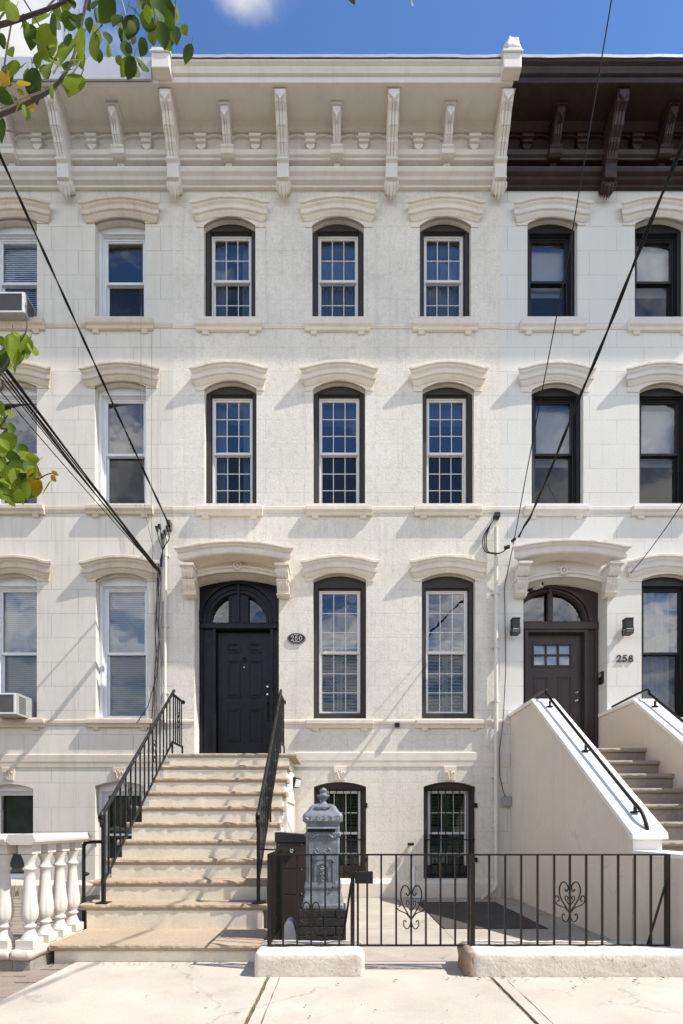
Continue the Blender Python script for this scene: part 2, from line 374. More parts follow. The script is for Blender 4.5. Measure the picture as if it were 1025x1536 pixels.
tag(jt.make('joint_earth', 'joint_dirt'), kind='structure')
# sidewalk slabs, edges slightly ragged
sw = MB()
def slab(x0, x1, y0, y1, z=0.):
    n = max(2, int((y1 - y0) / .06)); a = []; b = []
    for i in range(n + 1):
        y = y0 + (y1 - y0) * i / n
        a.append((x0 + .006 * noise.noise(Vector((x0 * 9, y * 9, 0))), y)); b.append((x1 + .006 * noise.noise(Vector((x1 * 9, y * 9, 5))), y))
    sw.prism(a + b[::-1], 'z', z - .05, z)
xs = [(-9.2, -7.4), (-7.38, -5.6), (-5.58, -3.9), (-2.37, -.605), (-.575, -.50), (-.494, 1.185), (1.215, 1.30), (1.306, 3.0), (3.02, 4.8), (4.82, 6.6), (6.62, 8.4)]
for x0, x1 in xs:
    for y0, y1 in ((-9.7, -7.9), (-7.885, -6.0), (-5.985, -3.985)):
        slab(x0, x1, y0, y1)
tag(sw.make('sidewalk', 'concrete', base=(0, 0, 0)), kind='structure')
kb = MB(); kb.box(-40, 40, -9.86, -9.7, -.16, .005); tag(kb.make('kerb', 'concrete'), kind='structure')
# brick paving at far left and in the left front yard
pv = MB()
def pavers(x0, x1, y0, y1, z, bw, bd, zj=.006):
    j = 0; y = y0
    while y < y1 - .01:
        x = x0 - (bw / 2 if j % 2 else 0)
        while x < x1 - .01:
            a = max(x, x0); b = min(x + bw, x1)
            if b - a > .03:
                dz = random.uniform(-zj, zj); g_ = .005
                pv.box(a + g_, b - g_, y + g_, min(y + bd, y1) - g_, z - .05, z + dz)
            x += bw
        y += bd; j += 1
pavers(-3.9, -2.39, -6.4, -4.03, -.012, .24, .17)
tag(pv.make('brick_paving', 'paver', bevel=.004), kind='structure')
pv = MB(); pavers(-6.6, -2.72, -3.95, -.12, .05, .21, .105)
tag(pv.make('front_yard_paving', 'paver', bevel=.003), kind='structure')
# areaway floor of the middle house
cy = MB()
for x0, x1, y0, y1 in ((-.72, -.30, -3.98, -.12), (-.295, 1.19, -3.98, -2.62), (-.295, 1.19, -2.61, -.12), (1.196, 2.86, -3.98, -2.62)):
    cy.box(x0, x1, y0, y1, -.06, .004)
cy.box(2.45, 2.86, -2.61, -.12, -.06, .004); cy.box(1.196, 2.44, -.60, -.12, -.06, .004)
tag(cy.make('courtyard', 'courtyard_concrete', base=(0, 0, 0)), kind='structure')
bs = MB(); bs.box(1.2, 2.43, -2.605, -.61, -.06, .012); tag(bs.make('shaded_slab', 'shaded_bluestone', bevel=.006), kind='structure')

# ---------------------------------------------------------------- row houses
def facade(house, x0, x1, zb, zt, opens, mname, depth=.34):
    m = MB()
    m.plate([(x0, zb), (x0, zt), (x1, zt), (x1, zb)], opens, 0., depth, back=True)
    return m.make('wall', mname, house)
def sweep(mb, prof, xc, hw, zc, rise, n=40, k=.86, back=0.0):
    """moulding that runs level at both ends and arches in the middle; prof = (out, up) pairs, returns mitred at the ends"""
    pm = max(p[0] for p in prof)
    def f(u):
        s = 0
        for d in (-.06, -.03, 0, .03, .06):
            t = abs(u + d) / k; s += max(0, 1 - t * t)
        return s / 5
    f0 = f(0); rings = []
    for i in range(n + 1):
        u = -1 + 2 * i / n; r = []
        for q, (o, h) in enumerate(prof): r.append((xc + u * (hw - (pm - o)), back - o - .004 * noise.noise(Vector((xc * 7 + u * 9, zc * 5, q * .7))), zc + h + rise * f(u) / f0 + .006 * noise.noise(Vector((xc * 5 + u * 4, zc * 3, q * .3)))))
        rings.append(r)
    for r in (rings[0], rings[-1]): pass
    mb.loft(rings, True, False)
HOODP = [(0, .03), (0, .30), (.10, .30), (.115, .288), (.115, .245), (.092, .236), (.088, .215), (.066, .19), (.060, .168), (.082, .160), (.080, .105), (.055, .092), (.050, .075), (.034, .05), (.022, .03)]
def window(house, xl, xr, apx, spr, bot, hood, sill, hc, style, head, rows, cols, infill, panel_h=None, hood_s=1.0, sash_style='vinyl', bars=False):
    """all positions read on the facade in photo pixels; returns the window part (the casing)"""
    x0, x1 = X(xl), X(xr); za, zs, zb = Z(apx), Z(spr), Z(bot)
    cas = {'brown': 'brown_paint', 'white': 'white_frame', 'black': 'black_frame'}[style]
    jw = {'brown': .075, 'white': .05, 'black': .07}[style]
    yc = .10 if style != 'white' else .13
    m = MB(); ztop = Z(head, yc)
    inner = rect(x0 + jw, x1 - jw, zb + (.10 if style == 'brown' and bars is False and bot > 1000 else .015), ztop)
    m.plate(opening(x0 + .003, x1 - .003, zb + .003, zs, za - .003), [inner], yc, yc + .16)
    # stop bead round the inner edge
    w = m.make('window', cas, house, bevel=.004)
    ix0, ix1, iz0, iz1 = inner[0][0], inner[2][0], inner[0][1], inner[1][1]
    b = MB(); t = .018
    b.plate(rect(ix0 + .002, ix1 - .002, iz0 + .002, iz1 - .002), [rect(ix0 + t, ix1 - t, iz0 + t, iz1 - t)], yc + .035, yc + .15)
    b.make('stop_bead', cas, w)
    fx0, fx1, fz0, fz1 = ix0 + .016, ix1 - .016, iz0 + .014, iz1 - .016
    sm = {'vinyl': 'white_vinyl', 'white': 'white_frame', 'black': 'black_frame'}[sash_style]
    ys = yc + .075; fw = {'vinyl': .047, 'white': .05, 'black': .05}[sash_style]
    zm = fz0 + (fz1 - fz0) * .50
    # outer frame
    fr = MB(); fr.plate(rect(fx0, fx1, fz0, fz1), [rect(fx0 + fw * .62, fx1 - fw * .62, fz0 + fw * .7, fz1 - fw * .62)], ys - .012, ys + .10)
    fr.make('frame', sm, w, bevel=.004)
    gx0, gx1 = fx0 + fw, fx1 - fw
    def sash(z0, z1, y, nm):
        s_ = MB(); s_.plate(rect(fx0 + fw * .5, fx1 - fw * .5, z0, z1), [rect(gx0 + .008, gx1 - .008, z0 + .042, z1 - .04)], y, y + .035)
        if cols:
            for i in range(1, cols):
                x = gx0 + (gx1 - gx0) * i / cols; s_.box(x - .0065, x + .0065, y + .010, y + .026, z0 + .04, z1 - .038)
            for i in range(1, rows):
                z = z0 + .042 + (z1 - z0 - .082) * i / rows; s_.box(gx0 + .006, gx1 - .006, y + .0115, y + .0245, z - .0065, z + .0065)
        s_.make('sash', sm, w, bevel=.003)
        gl = MB(); gl.add([(gx0, y + .018, z0 + .03), (gx1, y + .018, z0 + .03), (gx1, y + .018, z1 - .03), (gx0, y + .018, z1 - .03)], [(0, 1, 2, 3)])
        return gl
    gu = sash(zm - .02, fz1 - .012, ys + .004, 'u'); gu.make('glass', 'glass_clear' if infill in ('blind', 'curtain_white') else 'glass', w, fix=False)
    glo = sash(fz0 + .012, zm + .02, ys + .046, 'l'); glo.make('glass', 'glass_screen', w, fix=False)
    # dark room behind the glass
    ry = .345; r = MB(); a0, a1, b0, b1 = x0 - .25, x1 + .25, zb - .2, zs + .25; rd = 1.1
    r.add([(a0, ry, b0), (a1, ry, b0), (a1, ry, b1), (a0, ry, b1), (a0, ry + rd, b0), (a1, ry + rd, b0), (a1, ry + rd, b1), (a0, ry + rd, b1)],
          [(4, 5, 6, 7), (0, 1, 5, 4), (3, 2, 6, 7), (0, 3, 7, 4), (1, 2, 6, 5)])
    r.make('room', 'room', w)
    yi = ys + .13
    def drape(xa, xb, z0, z1, y, nm, mt, waves):
        d = MB(); n = waves * 8; a = []; bb = []
        for i in range(n + 1):
            x = xa + (xb - xa) * i / n; yy = y + .022 * math.sin(i / 8 * 2 * PI + 1.3 * math.sin(i * .21)) + .01 * math.sin(i * .37)
            a.append((x, yy, z0)); bb.append((x, yy, z1))
        d.loft([a, bb], False, True, closed=False); d.make(nm, mt, w, fix=False)
    W = fx1 - fx0
    if infill == 'blind':
        sl = MB(); z = fz0 + .03; i = 0
        while z < fz1 - .03:
            sl.add([(fx0 + .012, yi - .045, z - .013), (fx1 - .012, yi - .045, z - .013), (fx1 - .012, yi - .031, z + .0225), (fx0 + .012, yi - .031, z + .0225)], [(0, 1, 2, 3)]); z += .035
        sl.make('venetian_blind', 'blind_white', w)
    elif infill == 'curtains':
        drape(fx0, fx0 + W * .34, fz0, fz1, yi + .02, 'curtain', 'curtain', 4); drape(fx0 + W * .72, fx1, fz0, fz1, yi + .02, 'curtain', 'curtain', 3)
        s2 = MB(); s2.box(fx0, fx1, yi + .05, yi + .06, fz1 - (fz1 - fz0) * .16, fz1); s2.make('roller_shade', 'shade_teal', w)
    elif infill == 'curtains_full':
        drape(fx0, fx1, fz0, fz1, yi + .02, 'curtain', 'curtain', 8)
        s2 = MB(); s2.box(fx0, fx1, yi - .02, yi - .012, fz1 - (fz1 - fz0) * .16, fz1); s2.make('roller_shade', 'shade_teal', w)
    elif infill == 'grey_backing':
        s2 = MB(); s2.box(fx0, fx1, yi, yi + .008, fz0, fz1); s2.make('roller_shade', 'reflection_grey', w)  # no roller shade here: added panel, its grey imitates reflection and dim interior
    elif infill == 'shade':
        s2 = MB(); s2.box(fx0, fx1, yi, yi + .008, fz1 - (fz1 - fz0) * .20, fz1); s2.make('roller_shade', 'shade_teal', w)
    elif infill == 'curtain_white':
        s2 = MB(); s2.box(fx0, fx1, yi + .02, yi + .028, zm - .12, fz1); s2.make('roller_shade', 'curtain_white', w)
    elif infill == 'curtain_sheer':
        drape(fx0, fx0 + W * .8, fz0, fz1, yi + .02, 'curtain', 'curtain_white', 6)
    elif infill == 'shutters' or infill == 'green_blind':
        ztp = fz1 - (fz1 - fz0) * (.38 if infill == 'shutters' else 0.0); mt = 'shutter_teal' if infill == 'shutters' else 'shutter_green'
        half = W / 2
        for k in (0, 1):
            sh = MB(); a = fx0 + .004 + half * k; bq = a + half - .006
            sh.plate(rect(a, bq, fz0, ztp), [rect(a + .05, bq - .05, fz0 + .07, fz0 + (ztp - fz0) * .52), rect(a + .05, bq - .05, fz0 + (ztp - fz0) * .58, ztp - .06)], yi, yi + .028)
            z = fz0 + .08
            while z < ztp - .07:
                if not (fz0 + (ztp - fz0) * .50 < z < fz0 + (ztp - fz0) * .575):
                    sh.add([(a + .05, yi + .002, z), (bq - .05, yi + .002, z), (bq - .05, yi + .03, z + .045), (a + .05, yi + .03, z + .045)], [(0, 1, 2, 3)])
                z += .058
            sh.make('shutter', mt, w)
    # hood
    if hood:
        hl, hr, yend, yap = hood; yo = -.115
        hx0, hx1 = X(hl, yo), X(hr, yo); zt = Z(yend, yo); rise = Z(yap, yo) - zt
        h = MB(); s_ = .30 if not isinstance(hood_s, tuple) else .30
        sweep(h, HOODP, (hx0 + hx1) / 2, (hx1 - hx0) / 2, zt - .30, rise)
        h.make('window_hood', hc, w, bevel=.005)
        # smooth band between hood and arch
        p = MB(); e0, e1 = hx0 + .09, hx1 - .09
        ar = arc(x0, x1, zs, za, 16)
        top = zt - .295
        bell = lambda x: max(0., 1 - (abs(x - (e0 + e1) / 2) / ((hx1 - hx0) / 2 * .86)) ** 2) * rise
        up = [(e0 + (e1 - e0) * i / 20, top + .05 + bell(e0 + (e1 - e0) * i / 20)) for i in range(21)]
        poly = [(e0, zs - .03), (x0, zs - .03)] + ar + [(x1, zs - .03), (e1, zs - .03)] + up[::-1]
        p.plate(poly, [], -.012, .04); p.make('arch_band', hc, w)
    if sill:
        sl_, sr_, yt, yb = sill; yo = -.085; s_ = MB()
        sx0, sx1 = X(sl_, yo), X(sr_, yo); zt = Z(yt, yo); zl = Z(yb, yo); hh = zt - zl
        prof = [(yc, zl + .02), (0, zl), (-.045, zl), (-.05, zl + hh * .3), (-.075, zl + hh * .42), (-.085, zl + hh * .48), (-.085, zt - .006), (-.078, zt), (yc, zt + .028)]
        s_.prism(prof, 'x', sx0, sx1)
        for bx in (sx0 + .10, sx1 - .21):
            s_.prism([(0, zl - .05), (-.02, zl - .05), (-.03, zl - .03), (-.04, zl + .004), (0, zl + .004)], 'x', bx, bx + .11)
        s_.make('sill', hc, w, bevel=.006)
    return w

def cornice(house, x0, x1, mname, larges, smalls, gutter, flat_front=False):
    zt = 13.13; zf = 12.89; zs = 12.885
    prof = [(0.0, 12.02), (-.05, 12.02), (-.055, 12.05), (-.11, 12.07), (-.13, 12.10), (-.10, 12.13), (-.15, 12.16), (-.165, 12.19), (-.17, 12.22), (-.07, 12.225),
            (-.07, 12.355), (-.14, 12.36), (-.15, 12.385), (-.18, 12.40), (-.19, 12.43), (-.20, 12.46), (-.12, 12.47), (-.12, 12.80), (-.16, 12.81), (-.19, 12.85), (-.23, 12.885),
            (-.62, 12.885)]
    if flat_front: prof += [(-.62, 12.86), (-.67, 12.86), (-.69, 13.17)]
    else: prof += [(-.62, 12.875), (-.66, 12.875), (-.66, 12.955), (-.63, 12.965), (-.64, 12.985), (-.675, 13.0), (-.685, 13.03), (-.70, 13.07), (-.735, 13.095), (-.74, 13.12)]
    prof += [(-.60, 13.20), (.3, 13.26), (.3, 12.02)]
    m = MB(); m.prism(prof, 'x', x0, x1)
    c = m.make('cornice', mname, house, bevel=.003)
    gm = MB(); n = 60; rings = []
    for i in range(n + 1):
        x = x0 + (x1 - x0) * i / n; w = .012 * noise.noise(Vector((x * 1.7, 1, 2))) + .006 * noise.noise(Vector((x * 6, 4, 2)))
        yy = -.755 if not flat_front else -.70; zz = 13.125 if not flat_front else 13.17
        rings.append([(x, yy, zz + w), (x, yy, zz + .045 + w), (x, -.55, zz + .085), (x, .3, zz + .115), (x, .3, zz + .1), (x, -.55, zz + .06), (x, yy + .02, zz + .03 + w)])
    gm.loft(rings, True, False); gm.make('roof_edge', gutter, c)
    def bracket(xc, big, mt=mname):
        b = MB(); w = .088 if big else .066
        if big:
            side = [(-.10, 12.86), (-.60, 12.86), (-.61, 12.80), (-.58, 12.70), (-.50, 12.64), (-.44, 12.50), (-.36, 12.42), (-.335, 12.36), (-.29, 12.30), (-.255, 12.22), (-.10, 12.22)]
            b.prism(side, 'x', xc - w, xc + w)
            b.prism([(-.02, 12.22), (-.29, 12.22), (-.29, 12.185), (-.25, 12.16), (-.23, 11.97), (-.25, 11.955), (-.25, 11.93), (-.02, 11.93)], 'x', xc - w - .008, xc + w + .008)
            b.box(xc - w - .03, xc + w + .03, -.60, -.12, 12.858, 12.882)
            tops = [(-.605, 12.80), (-.255, 12.23)]; path = side[3:10]
        else:
            side = [(-.10, 12.84), (-.44, 12.84), (-.45, 12.79), (-.41, 12.71), (-.35, 12.66), (-.30, 12.54), (-.25, 12.48), (-.235, 12.45), (-.10, 12.45)]
            b.prism(side, 'x', xc - w, xc + w)
            b.prism([(-.05, 12.45), (-.27, 12.45), (-.275, 12.42), (-.25, 12.40), (-.24, 12.345), (-.20, 12.33), (-.05, 12.33)], 'x', xc - w - .04, xc + w + .04)
            b.box(xc - w - .035, xc + w + .035, -.46, -.12, 12.838, 12.882)
            path = side[3:8]
        # ribs down the face
        for dx in (-.55, 0, .55):
            for k in range(len(path) - 1):
                (ya, za_), (yb, zb_) = path[k], path[k + 1]
                b.bar((xc + dx * w, ya - .006, za_), (xc + dx * w, yb - .006, zb_), w * .42, .03)
        # carved tongue at the top
        yq, zq = (-.60, 12.83) if big else (-.44, 12.79)
        b.prism([(xc - w * .85, zq), (xc - w * .85, zq - .07), (xc - w * .3, zq - .11), (xc, zq - .17), (xc + w * .3, zq - .11), (xc + w * .85, zq - .07), (xc + w * .85, zq)], 'y', yq - .025, yq + .06)
        ob = b.make('bracket', mt, c, bevel=.004)
        lf = MB()
        if big:
            for (dx, s, dz) in ((-.072, .70, .015), (.072, .70, .015), (-.04, .95, 0), (.04, .95, 0), (0, 1.12, 0)):
                z0 = 11.93 + dz; rings = []
                for i in range(7):
                    t = i / 6; r = (.034 * (1 - t * .2) if t < .75 else .034 * (1 - t) * 3.2 + .004); yy = -.18 + .13 * t - .05 * math.sin(t * PI) - (.035 if t > .8 else 0)
                    zz = z0 - .155 * s * t
                    rings.append([(xc + dx * (1 + .35 * math.sin(t * PI)) + r * math.cos(a), yy + .8 * r * math.sin(a), zz) for a in [2 * PI * k / 8 for k in range(8)]])
                lf.loft(rings, True, True)
            lf.make('acanthus_leaf', mt, c)
        else:
            lf.prism([(xc - .055, 12.335), (xc - .055, 12.27), (xc - .03, 12.26), (xc - .02, 12.245), (xc, 12.21), (xc + .02, 12.245), (xc + .03, 12.26), (xc + .055, 12.27), (xc + .055, 12.335)], 'y', -.125, -.06)
            for dx in (-.025, 0, .025): lf.box(xc + dx - .006, xc + dx + .006, -.14, -.125, 12.245, 12.315)
            lf.make('pendant', mt, c)
    for px, mt in larges: bracket(px, True, mt or mname)
    for px in smalls: bracket(px, False)
    allx = sorted([p for p, _ in larges] + list(smalls))
    dr = []
    step = (allx[1] - allx[0])
    for a in allx:
        dr += [a + step * .5, a - step * .5]
    seen = []
    for a in dr:
        if all(abs(a - q) > .2 for q in seen) and x0 + .1 < a < x1 - .1: seen.append(a)
    for a in seen:
        d = MB()
        for k, (hw, z0, z1, yy) in enumerate(((.10, 12.63, 12.68, -.24), (.08, 12.59, 12.63, -.21), (.09, 12.57, 12.59, -.22))):
            d.box(a - hw, a + hw, yy, -.115, z0 + .0005, z1)
        d.prism([(a - .08, 12.57), (a - .06, 12.51), (a - .02, 12.475), (a + .02, 12.475), (a + .06, 12.51), (a + .08, 12.57)], 'y', -.19, -.115)
        d.make('drop_ornament', mname, c, bevel=.004)
        h = step / 2 - .0
        for sgn in (-1, 1):
            aa = MB(); pts = [(a + sgn * (.06 + (step / 2 - .12) * (1 - math.cos(t / 10 * PI)) / 2), 12.685 + .075 * math.sin(t / 10 * PI)) for t in range(11)]
            ribbon(aa, pts, .034, -.155, -.118); aa.make('frieze_arch', mname, c)
    return c
def course(house, m, x0, x1, zt, zb, out, mname, name, prof=None):
    b = MB(); h = zt - zb
    out *= .42; b.prism([(.01, zb), (-out * .6, zb), (-out * .7, zb + h * .3), (-out, zb + h * .45), (-out, zt - .01), (-out * .8, zt), (.01, zt + .008)], 'x', x0, x1)
    return b.make(name, mname, house, bevel=.004)

XB1, XB2 = X(260), X(750)
HOLE_N = 16
def win_open(s): return opening(X(s[0]), X(s[1]), Z(s[4]), Z(s[3]), Z(s[2]), HOLE_N)

# --- middle house
mid = thing('row_house', 'cream stucco house with cream bracketed cornice and black front door, between its two neighbours', 'house', ((XB1 + XB2) / 2, 0, -.06))
W3 = [(306, 383.3, 325.5, 339, 474.5), (468.5, 546, 325.5, 339, 474.5), (630, 706.5, 325.5, 339, 474.5)]
W2 = [(307, 385, 571.5, 584, 755), (470, 548, 571.5, 584, 755), (634, 711, 573, 585, 755)]
W1 = [(470, 549.5, 860, 870, 1077.7), (633, 713, 860, 870, 1077.7)]
W0 = [(471, 549.6, 1172.6, 1180, 1318), (635.6, 714.4, 1172.6, 1180, 1318)]
DR = (292, 418.6, 858.6, 868, 1131)
dx0, dx1 = X(DR[0]), X(DR[1]); dzb, dzs, dza = 2.30, Z(868), Z(858.6)
opens = [win_open(s) for s in W3 + W2 + W1 + W0] + [opening(dx0, dx1, dzb, dzs, dza)]
facade(mid, XB1, XB2, -.06, 12.6, opens, 'stucco')
S3 = [(293, 392), (457, 556), (619.5, 718)]
for i, s in enumerate(W3):
    hd = [(284, 403.6), (448, 567.5), (610, 729)][i]
    window(mid, *s, (hd[0], hd[1], 298, 289.5), (S3[i][0], S3[i][1], 476.5, 491), 'cream_stone', 'brown', 346.5, 2, 3, ['curtains', 'curtains_full', 'curtains_full'][i])
for i, s in enumerate(W2):
    hd = [(282.5, 402.7), (449, 568.5), (613.5, 734)][i]
    window(mid, *s, (hd[0], hd[1], 547.5, 538), [(293, 393.6), (459, 559), (622.6, 724)][i] + (757, 770), 'cream_stone', 'brown', 591.5, 3, 3, ['curtains', 'shade', 'shade'][i])
for i, s in enumerate(W1):
    hd = [(449.7, 569.7), (614, 733)][i]
    window(mid, *s, (hd[0], hd[1], 838.7, 830.6), [(459.6, 560.7), (625, 726)][i] + (1079, 1091), 'cream_stone', 'brown', 882, 3, 3, 'shutters')
for i, s in enumerate(W0):
    w = window(mid, *s, None, None, 'cream_stone', 'brown', 1184, 2, 3, 'green_blind', bars=True)
    b = MB(); x0, x1 = X(s[0]) + .08, X(s[1]) - .08; zb, zt = Z(s[4]) + .02, Z(s[3]) - .02
    for k in range(6):
        x = x0 + (x1 - x0) * (k + .5) / 6; b.bar((x, .06, zb), (x, .06, zt), .016)
    for z in (zb + .05, zb + (zt - zb) * .42, zt - .04): b.bar((x0 - .07, .06, z), (x1 + .07, .06, z), .022)
    for z in (zb + .3, zt - .3): b.box(x1 + .065, x1 + .10, -.02, .06, z - .04, z + .04)
    b.make('window_grille', 'black_paint', w)
    bb = MB(); bb.box(x0, x1, .085, .099, zb, zb + .20); bb.make('bottom_panel', 'brown_paint', w)
    k_ = MB(); xc = (x0 + x1) / 2; zk = Z(1171)
    k_.prism([(xc - .085, zk), (xc - .11, Z(1149) - .005), (xc + .11, Z(1149) - .005), (xc + .085, zk)], 'y', -.03, .005)
    kk = k_.make('keystone', 'cream_stone', w, bevel=.005)
    k2 = MB()
    for sg in (-1, 1):
        k2.tube([(xc + sg * .008, -.032, zk + .03), (xc + sg * .03, -.036, zk + .07), (xc + sg * .03, -.036, zk + .12), (xc + sg * .062, -.034, zk + .155), (xc + sg * .07, -.032, zk + .12)], .010, 6)
        k2.tube([(xc + sg * .012, -.032, zk + .12), (xc + sg * .015, -.036, zk + .18)], .009, 6)
        k2.tube([(xc + sg * .012, -.032, zk + .04), (xc + sg * .05, -.036, zk + .05), (xc + sg * .055, -.034, zk + .08)], .008, 6)
    k2.make('leaf_carving', 'cream_stone', w)
def bars_between(house, stops, zt, zb, out, mname, name, x0, x1):
    xs_ = [x0] + [v for a in stops for v in a] + [x1]
    for i in range(0, len(xs_), 2):
        if xs_[i + 1] - xs_[i] > .03: course(house, None, xs_[i], xs_[i + 1], zt, zb, out, mname, name)
def sx(p): return (X(p[0], -.085), X(p[1], -.085))
bars_between(mid, [sx(p) for p in S3], Z(483.5, -.05), Z(489, -.05), .05, 'cream_stone', 'string_course', XB1, XB2)
bars_between(mid, [sx(p) for p in ((293, 393.6), (459, 559), (622.6, 724))], Z(757.5, -.05), Z(767, -.05), .05, 'cream_stone', 'string_course', XB1, XB2)
bars_between(mid, [sx(p) for p in ((459.6, 560.7), (625, 726))], Z(1079, -.05), Z(1086, -.05), .05, 'cream_stone', 'string_course', dx1 + .0, XB2)
course(mid, None, XB1, dx0, Z(1079, -.05), Z(1086, -.05), .05, 'cream_stone', 'string_course')
course(mid, None, X(442), XB2, Z(1128, -.05), Z(1150, -.05), .05, 'cream_stone', 'water_table')
b = MB(); b.prism([(.01, -.06), (-.09, -.06), (-.09, Z(1325, -.08)), (-.03, Z(1319, -.05)), (.01, Z(1319, -.05))], 'x', -.72, XB2); b.make('plinth', 'cream_stone', mid, bevel=.01)
cornice(mid, XB1, XB2, 'cornice_cream', [(X(262, -.15), None), (X(425.5, -.15), None), (X(587, -.15), None), (X(749, -.15), None)], [X(343, -.15), X(505.5, -.15), X(670.5, -.15)], 'flashing')
# party-wall end blocks of the cream cornice
cor = [o for o in mid.children if o.name.startswith('cornice')][0]
for xc in (X(262, -.15), X(749, -.15)):
    e = MB(); e.box(xc - .14, xc + .14, -.80, -.0, 12.90, 13.22); e.box(xc - .16, xc + .16, -.82, 0, 13.12, 13.16)
    e.make('end_block', 'cornice_cream', cor, bevel=.012)
rl = MB(); rl.box(XB1 + .01, XB2 - .01, .36, 11, 13.0, 13.08); rl.box(XB1 + .01, XB2 - .01, 10.7, 11, -.06, 13.0); rl.box(XB1 + .005, XB1 + .1, .36, 11, -.06, 13.0); rl.box(XB2 - .1, XB2 - .005, .36, 11, -.06, 13.0)
rl.make('rear_shell', 'stucco', mid)

# front door of the middle house
def door_hood(house, hl, hr, yend, yap, brs, mname, xl, xr, zs_, za_):
    h = MB(); yo = -.36; x0, x1 = X(hl, yo), X(hr, yo); zt = Z(yend, yo); rise = Z(yap, yo) - zt
    P = [(0, .045), (0, .24), (.33, .24), (.36, .228), (.36, .195), (.335, .185), (.325, .165), (.300, .148), (.295, .12), (.31, .115), (.305, .06), (.285, .045)]
    sweep(h, P, (x0 + x1) / 2, (x1 - x0) / 2, zt - .24, rise, 48, .9)
    ho = h.make('door_hood', mname, house, bevel=.006)
    ar = arc(xl, xr, zs_, za_, 16); t = MB(); e0, e1 = x0 + .12, x1 - .12; xc = (x0 + x1) / 2
    up = [(e0 + (e1 - e0) * i / 20, zt - .2 + rise * max(0, 1 - ((e0 + (e1 - e0) * i / 20 - xc) / ((x1 - x0) / 2 * .9)) ** 2)) for i in range(21)]
    t.plate([(e0, zs_ - .03), (xl, zs_ - .03)] + ar + [(xr, zs_ - .03), (e1, zs_ - .03)] + up[::-1], [], -.03, .03)
    up2 = arc(xl - .02, xr + .02, zs_ + .06, za_ + .075, 18)
    ribbon(t, up2, .035, -.055, -.025)
    t.make('tympanum', mname, ho)
    r = MB(); zc = za_ + .10
    zc -= .01; r.tube([(xc + .06 * math.cos(a), -.055, zc + .06 * math.sin(a)) for a in [2 * PI * k / 16 for k in range(17)]], .019, 6)
    r.tube([(xc, -.045, zc), (xc, -.085, zc)], [.032, .018], 10)
    for sg in (-1, 1): r.tube([(xc + sg * .06, -.04, zc + .04), (xc + sg * .10, -.045, zc + .03), (xc + sg * .12, -.04, zc - .02), (xc + sg * .09, -.04, zc - .045)], .011, 6)
    r.make('rosette', mname, ho)
    for bl, br in brs:
        b = MB(); b0, b1 = bl, br; zb = Z(894, -.1); zt2 = zt - .235
        side = [(0, zt2), (-.30, zt2), (-.305, zt2 - .05), (-.27, zt2 - .07), (-.26, zt2 - .14), (-.22, zt2 - .19), (-.17, zt2 - .205), (-.17, zt2 - .24), (-.19, zt2 - .25), (-.185, zt2 - .31), (-.13, zt2 - .38), (-.115, zt2 - .43), (-.13, zt2 - .445), (-.12, zb + .03), (-.09, zb), (0, zb)]
        b.prism(side, 'x', b0, b1); w_ = b1 - b0
        b.box(b0 - .02, b1 + .02, -.315, 0, zt2 - .055, zt2 - .012); b.box(b0 - .015, b1 + .015, -.20, 0, zt2 - .255, zt2 - .225); b.box(b0 - .012, b1 + .012, -.14, 0, zt2 - .455, zt2 - .435)
        for k in (.2, .5, .8): b.tube([(b0 + w_ * k, -.262, zt2 - .08), (b0 + w_ * k, -.245, zt2 - .15), (b0 + w_ * k, -.20, zt2 - .20)], .018, 6)
        for k in (.2, .5, .8): b.tube([(b0 + w_ * k, -.192, zt2 - .26), (b0 + w_ * k, -.18, zt2 - .32), (b0 + w_ * k, -.13, zt2 - .38)], .016, 6)
        b.make('hood_bracket', mname, ho, bevel=.006)
    return ho
door_hood(mid, 260, 441, 818.6, 809, [(X(273.5, -.2), X(291.5, -.2)), (X(415, -.2), X(433, -.2))], 'cream_stone', dx0, dx1, dzs, dza)
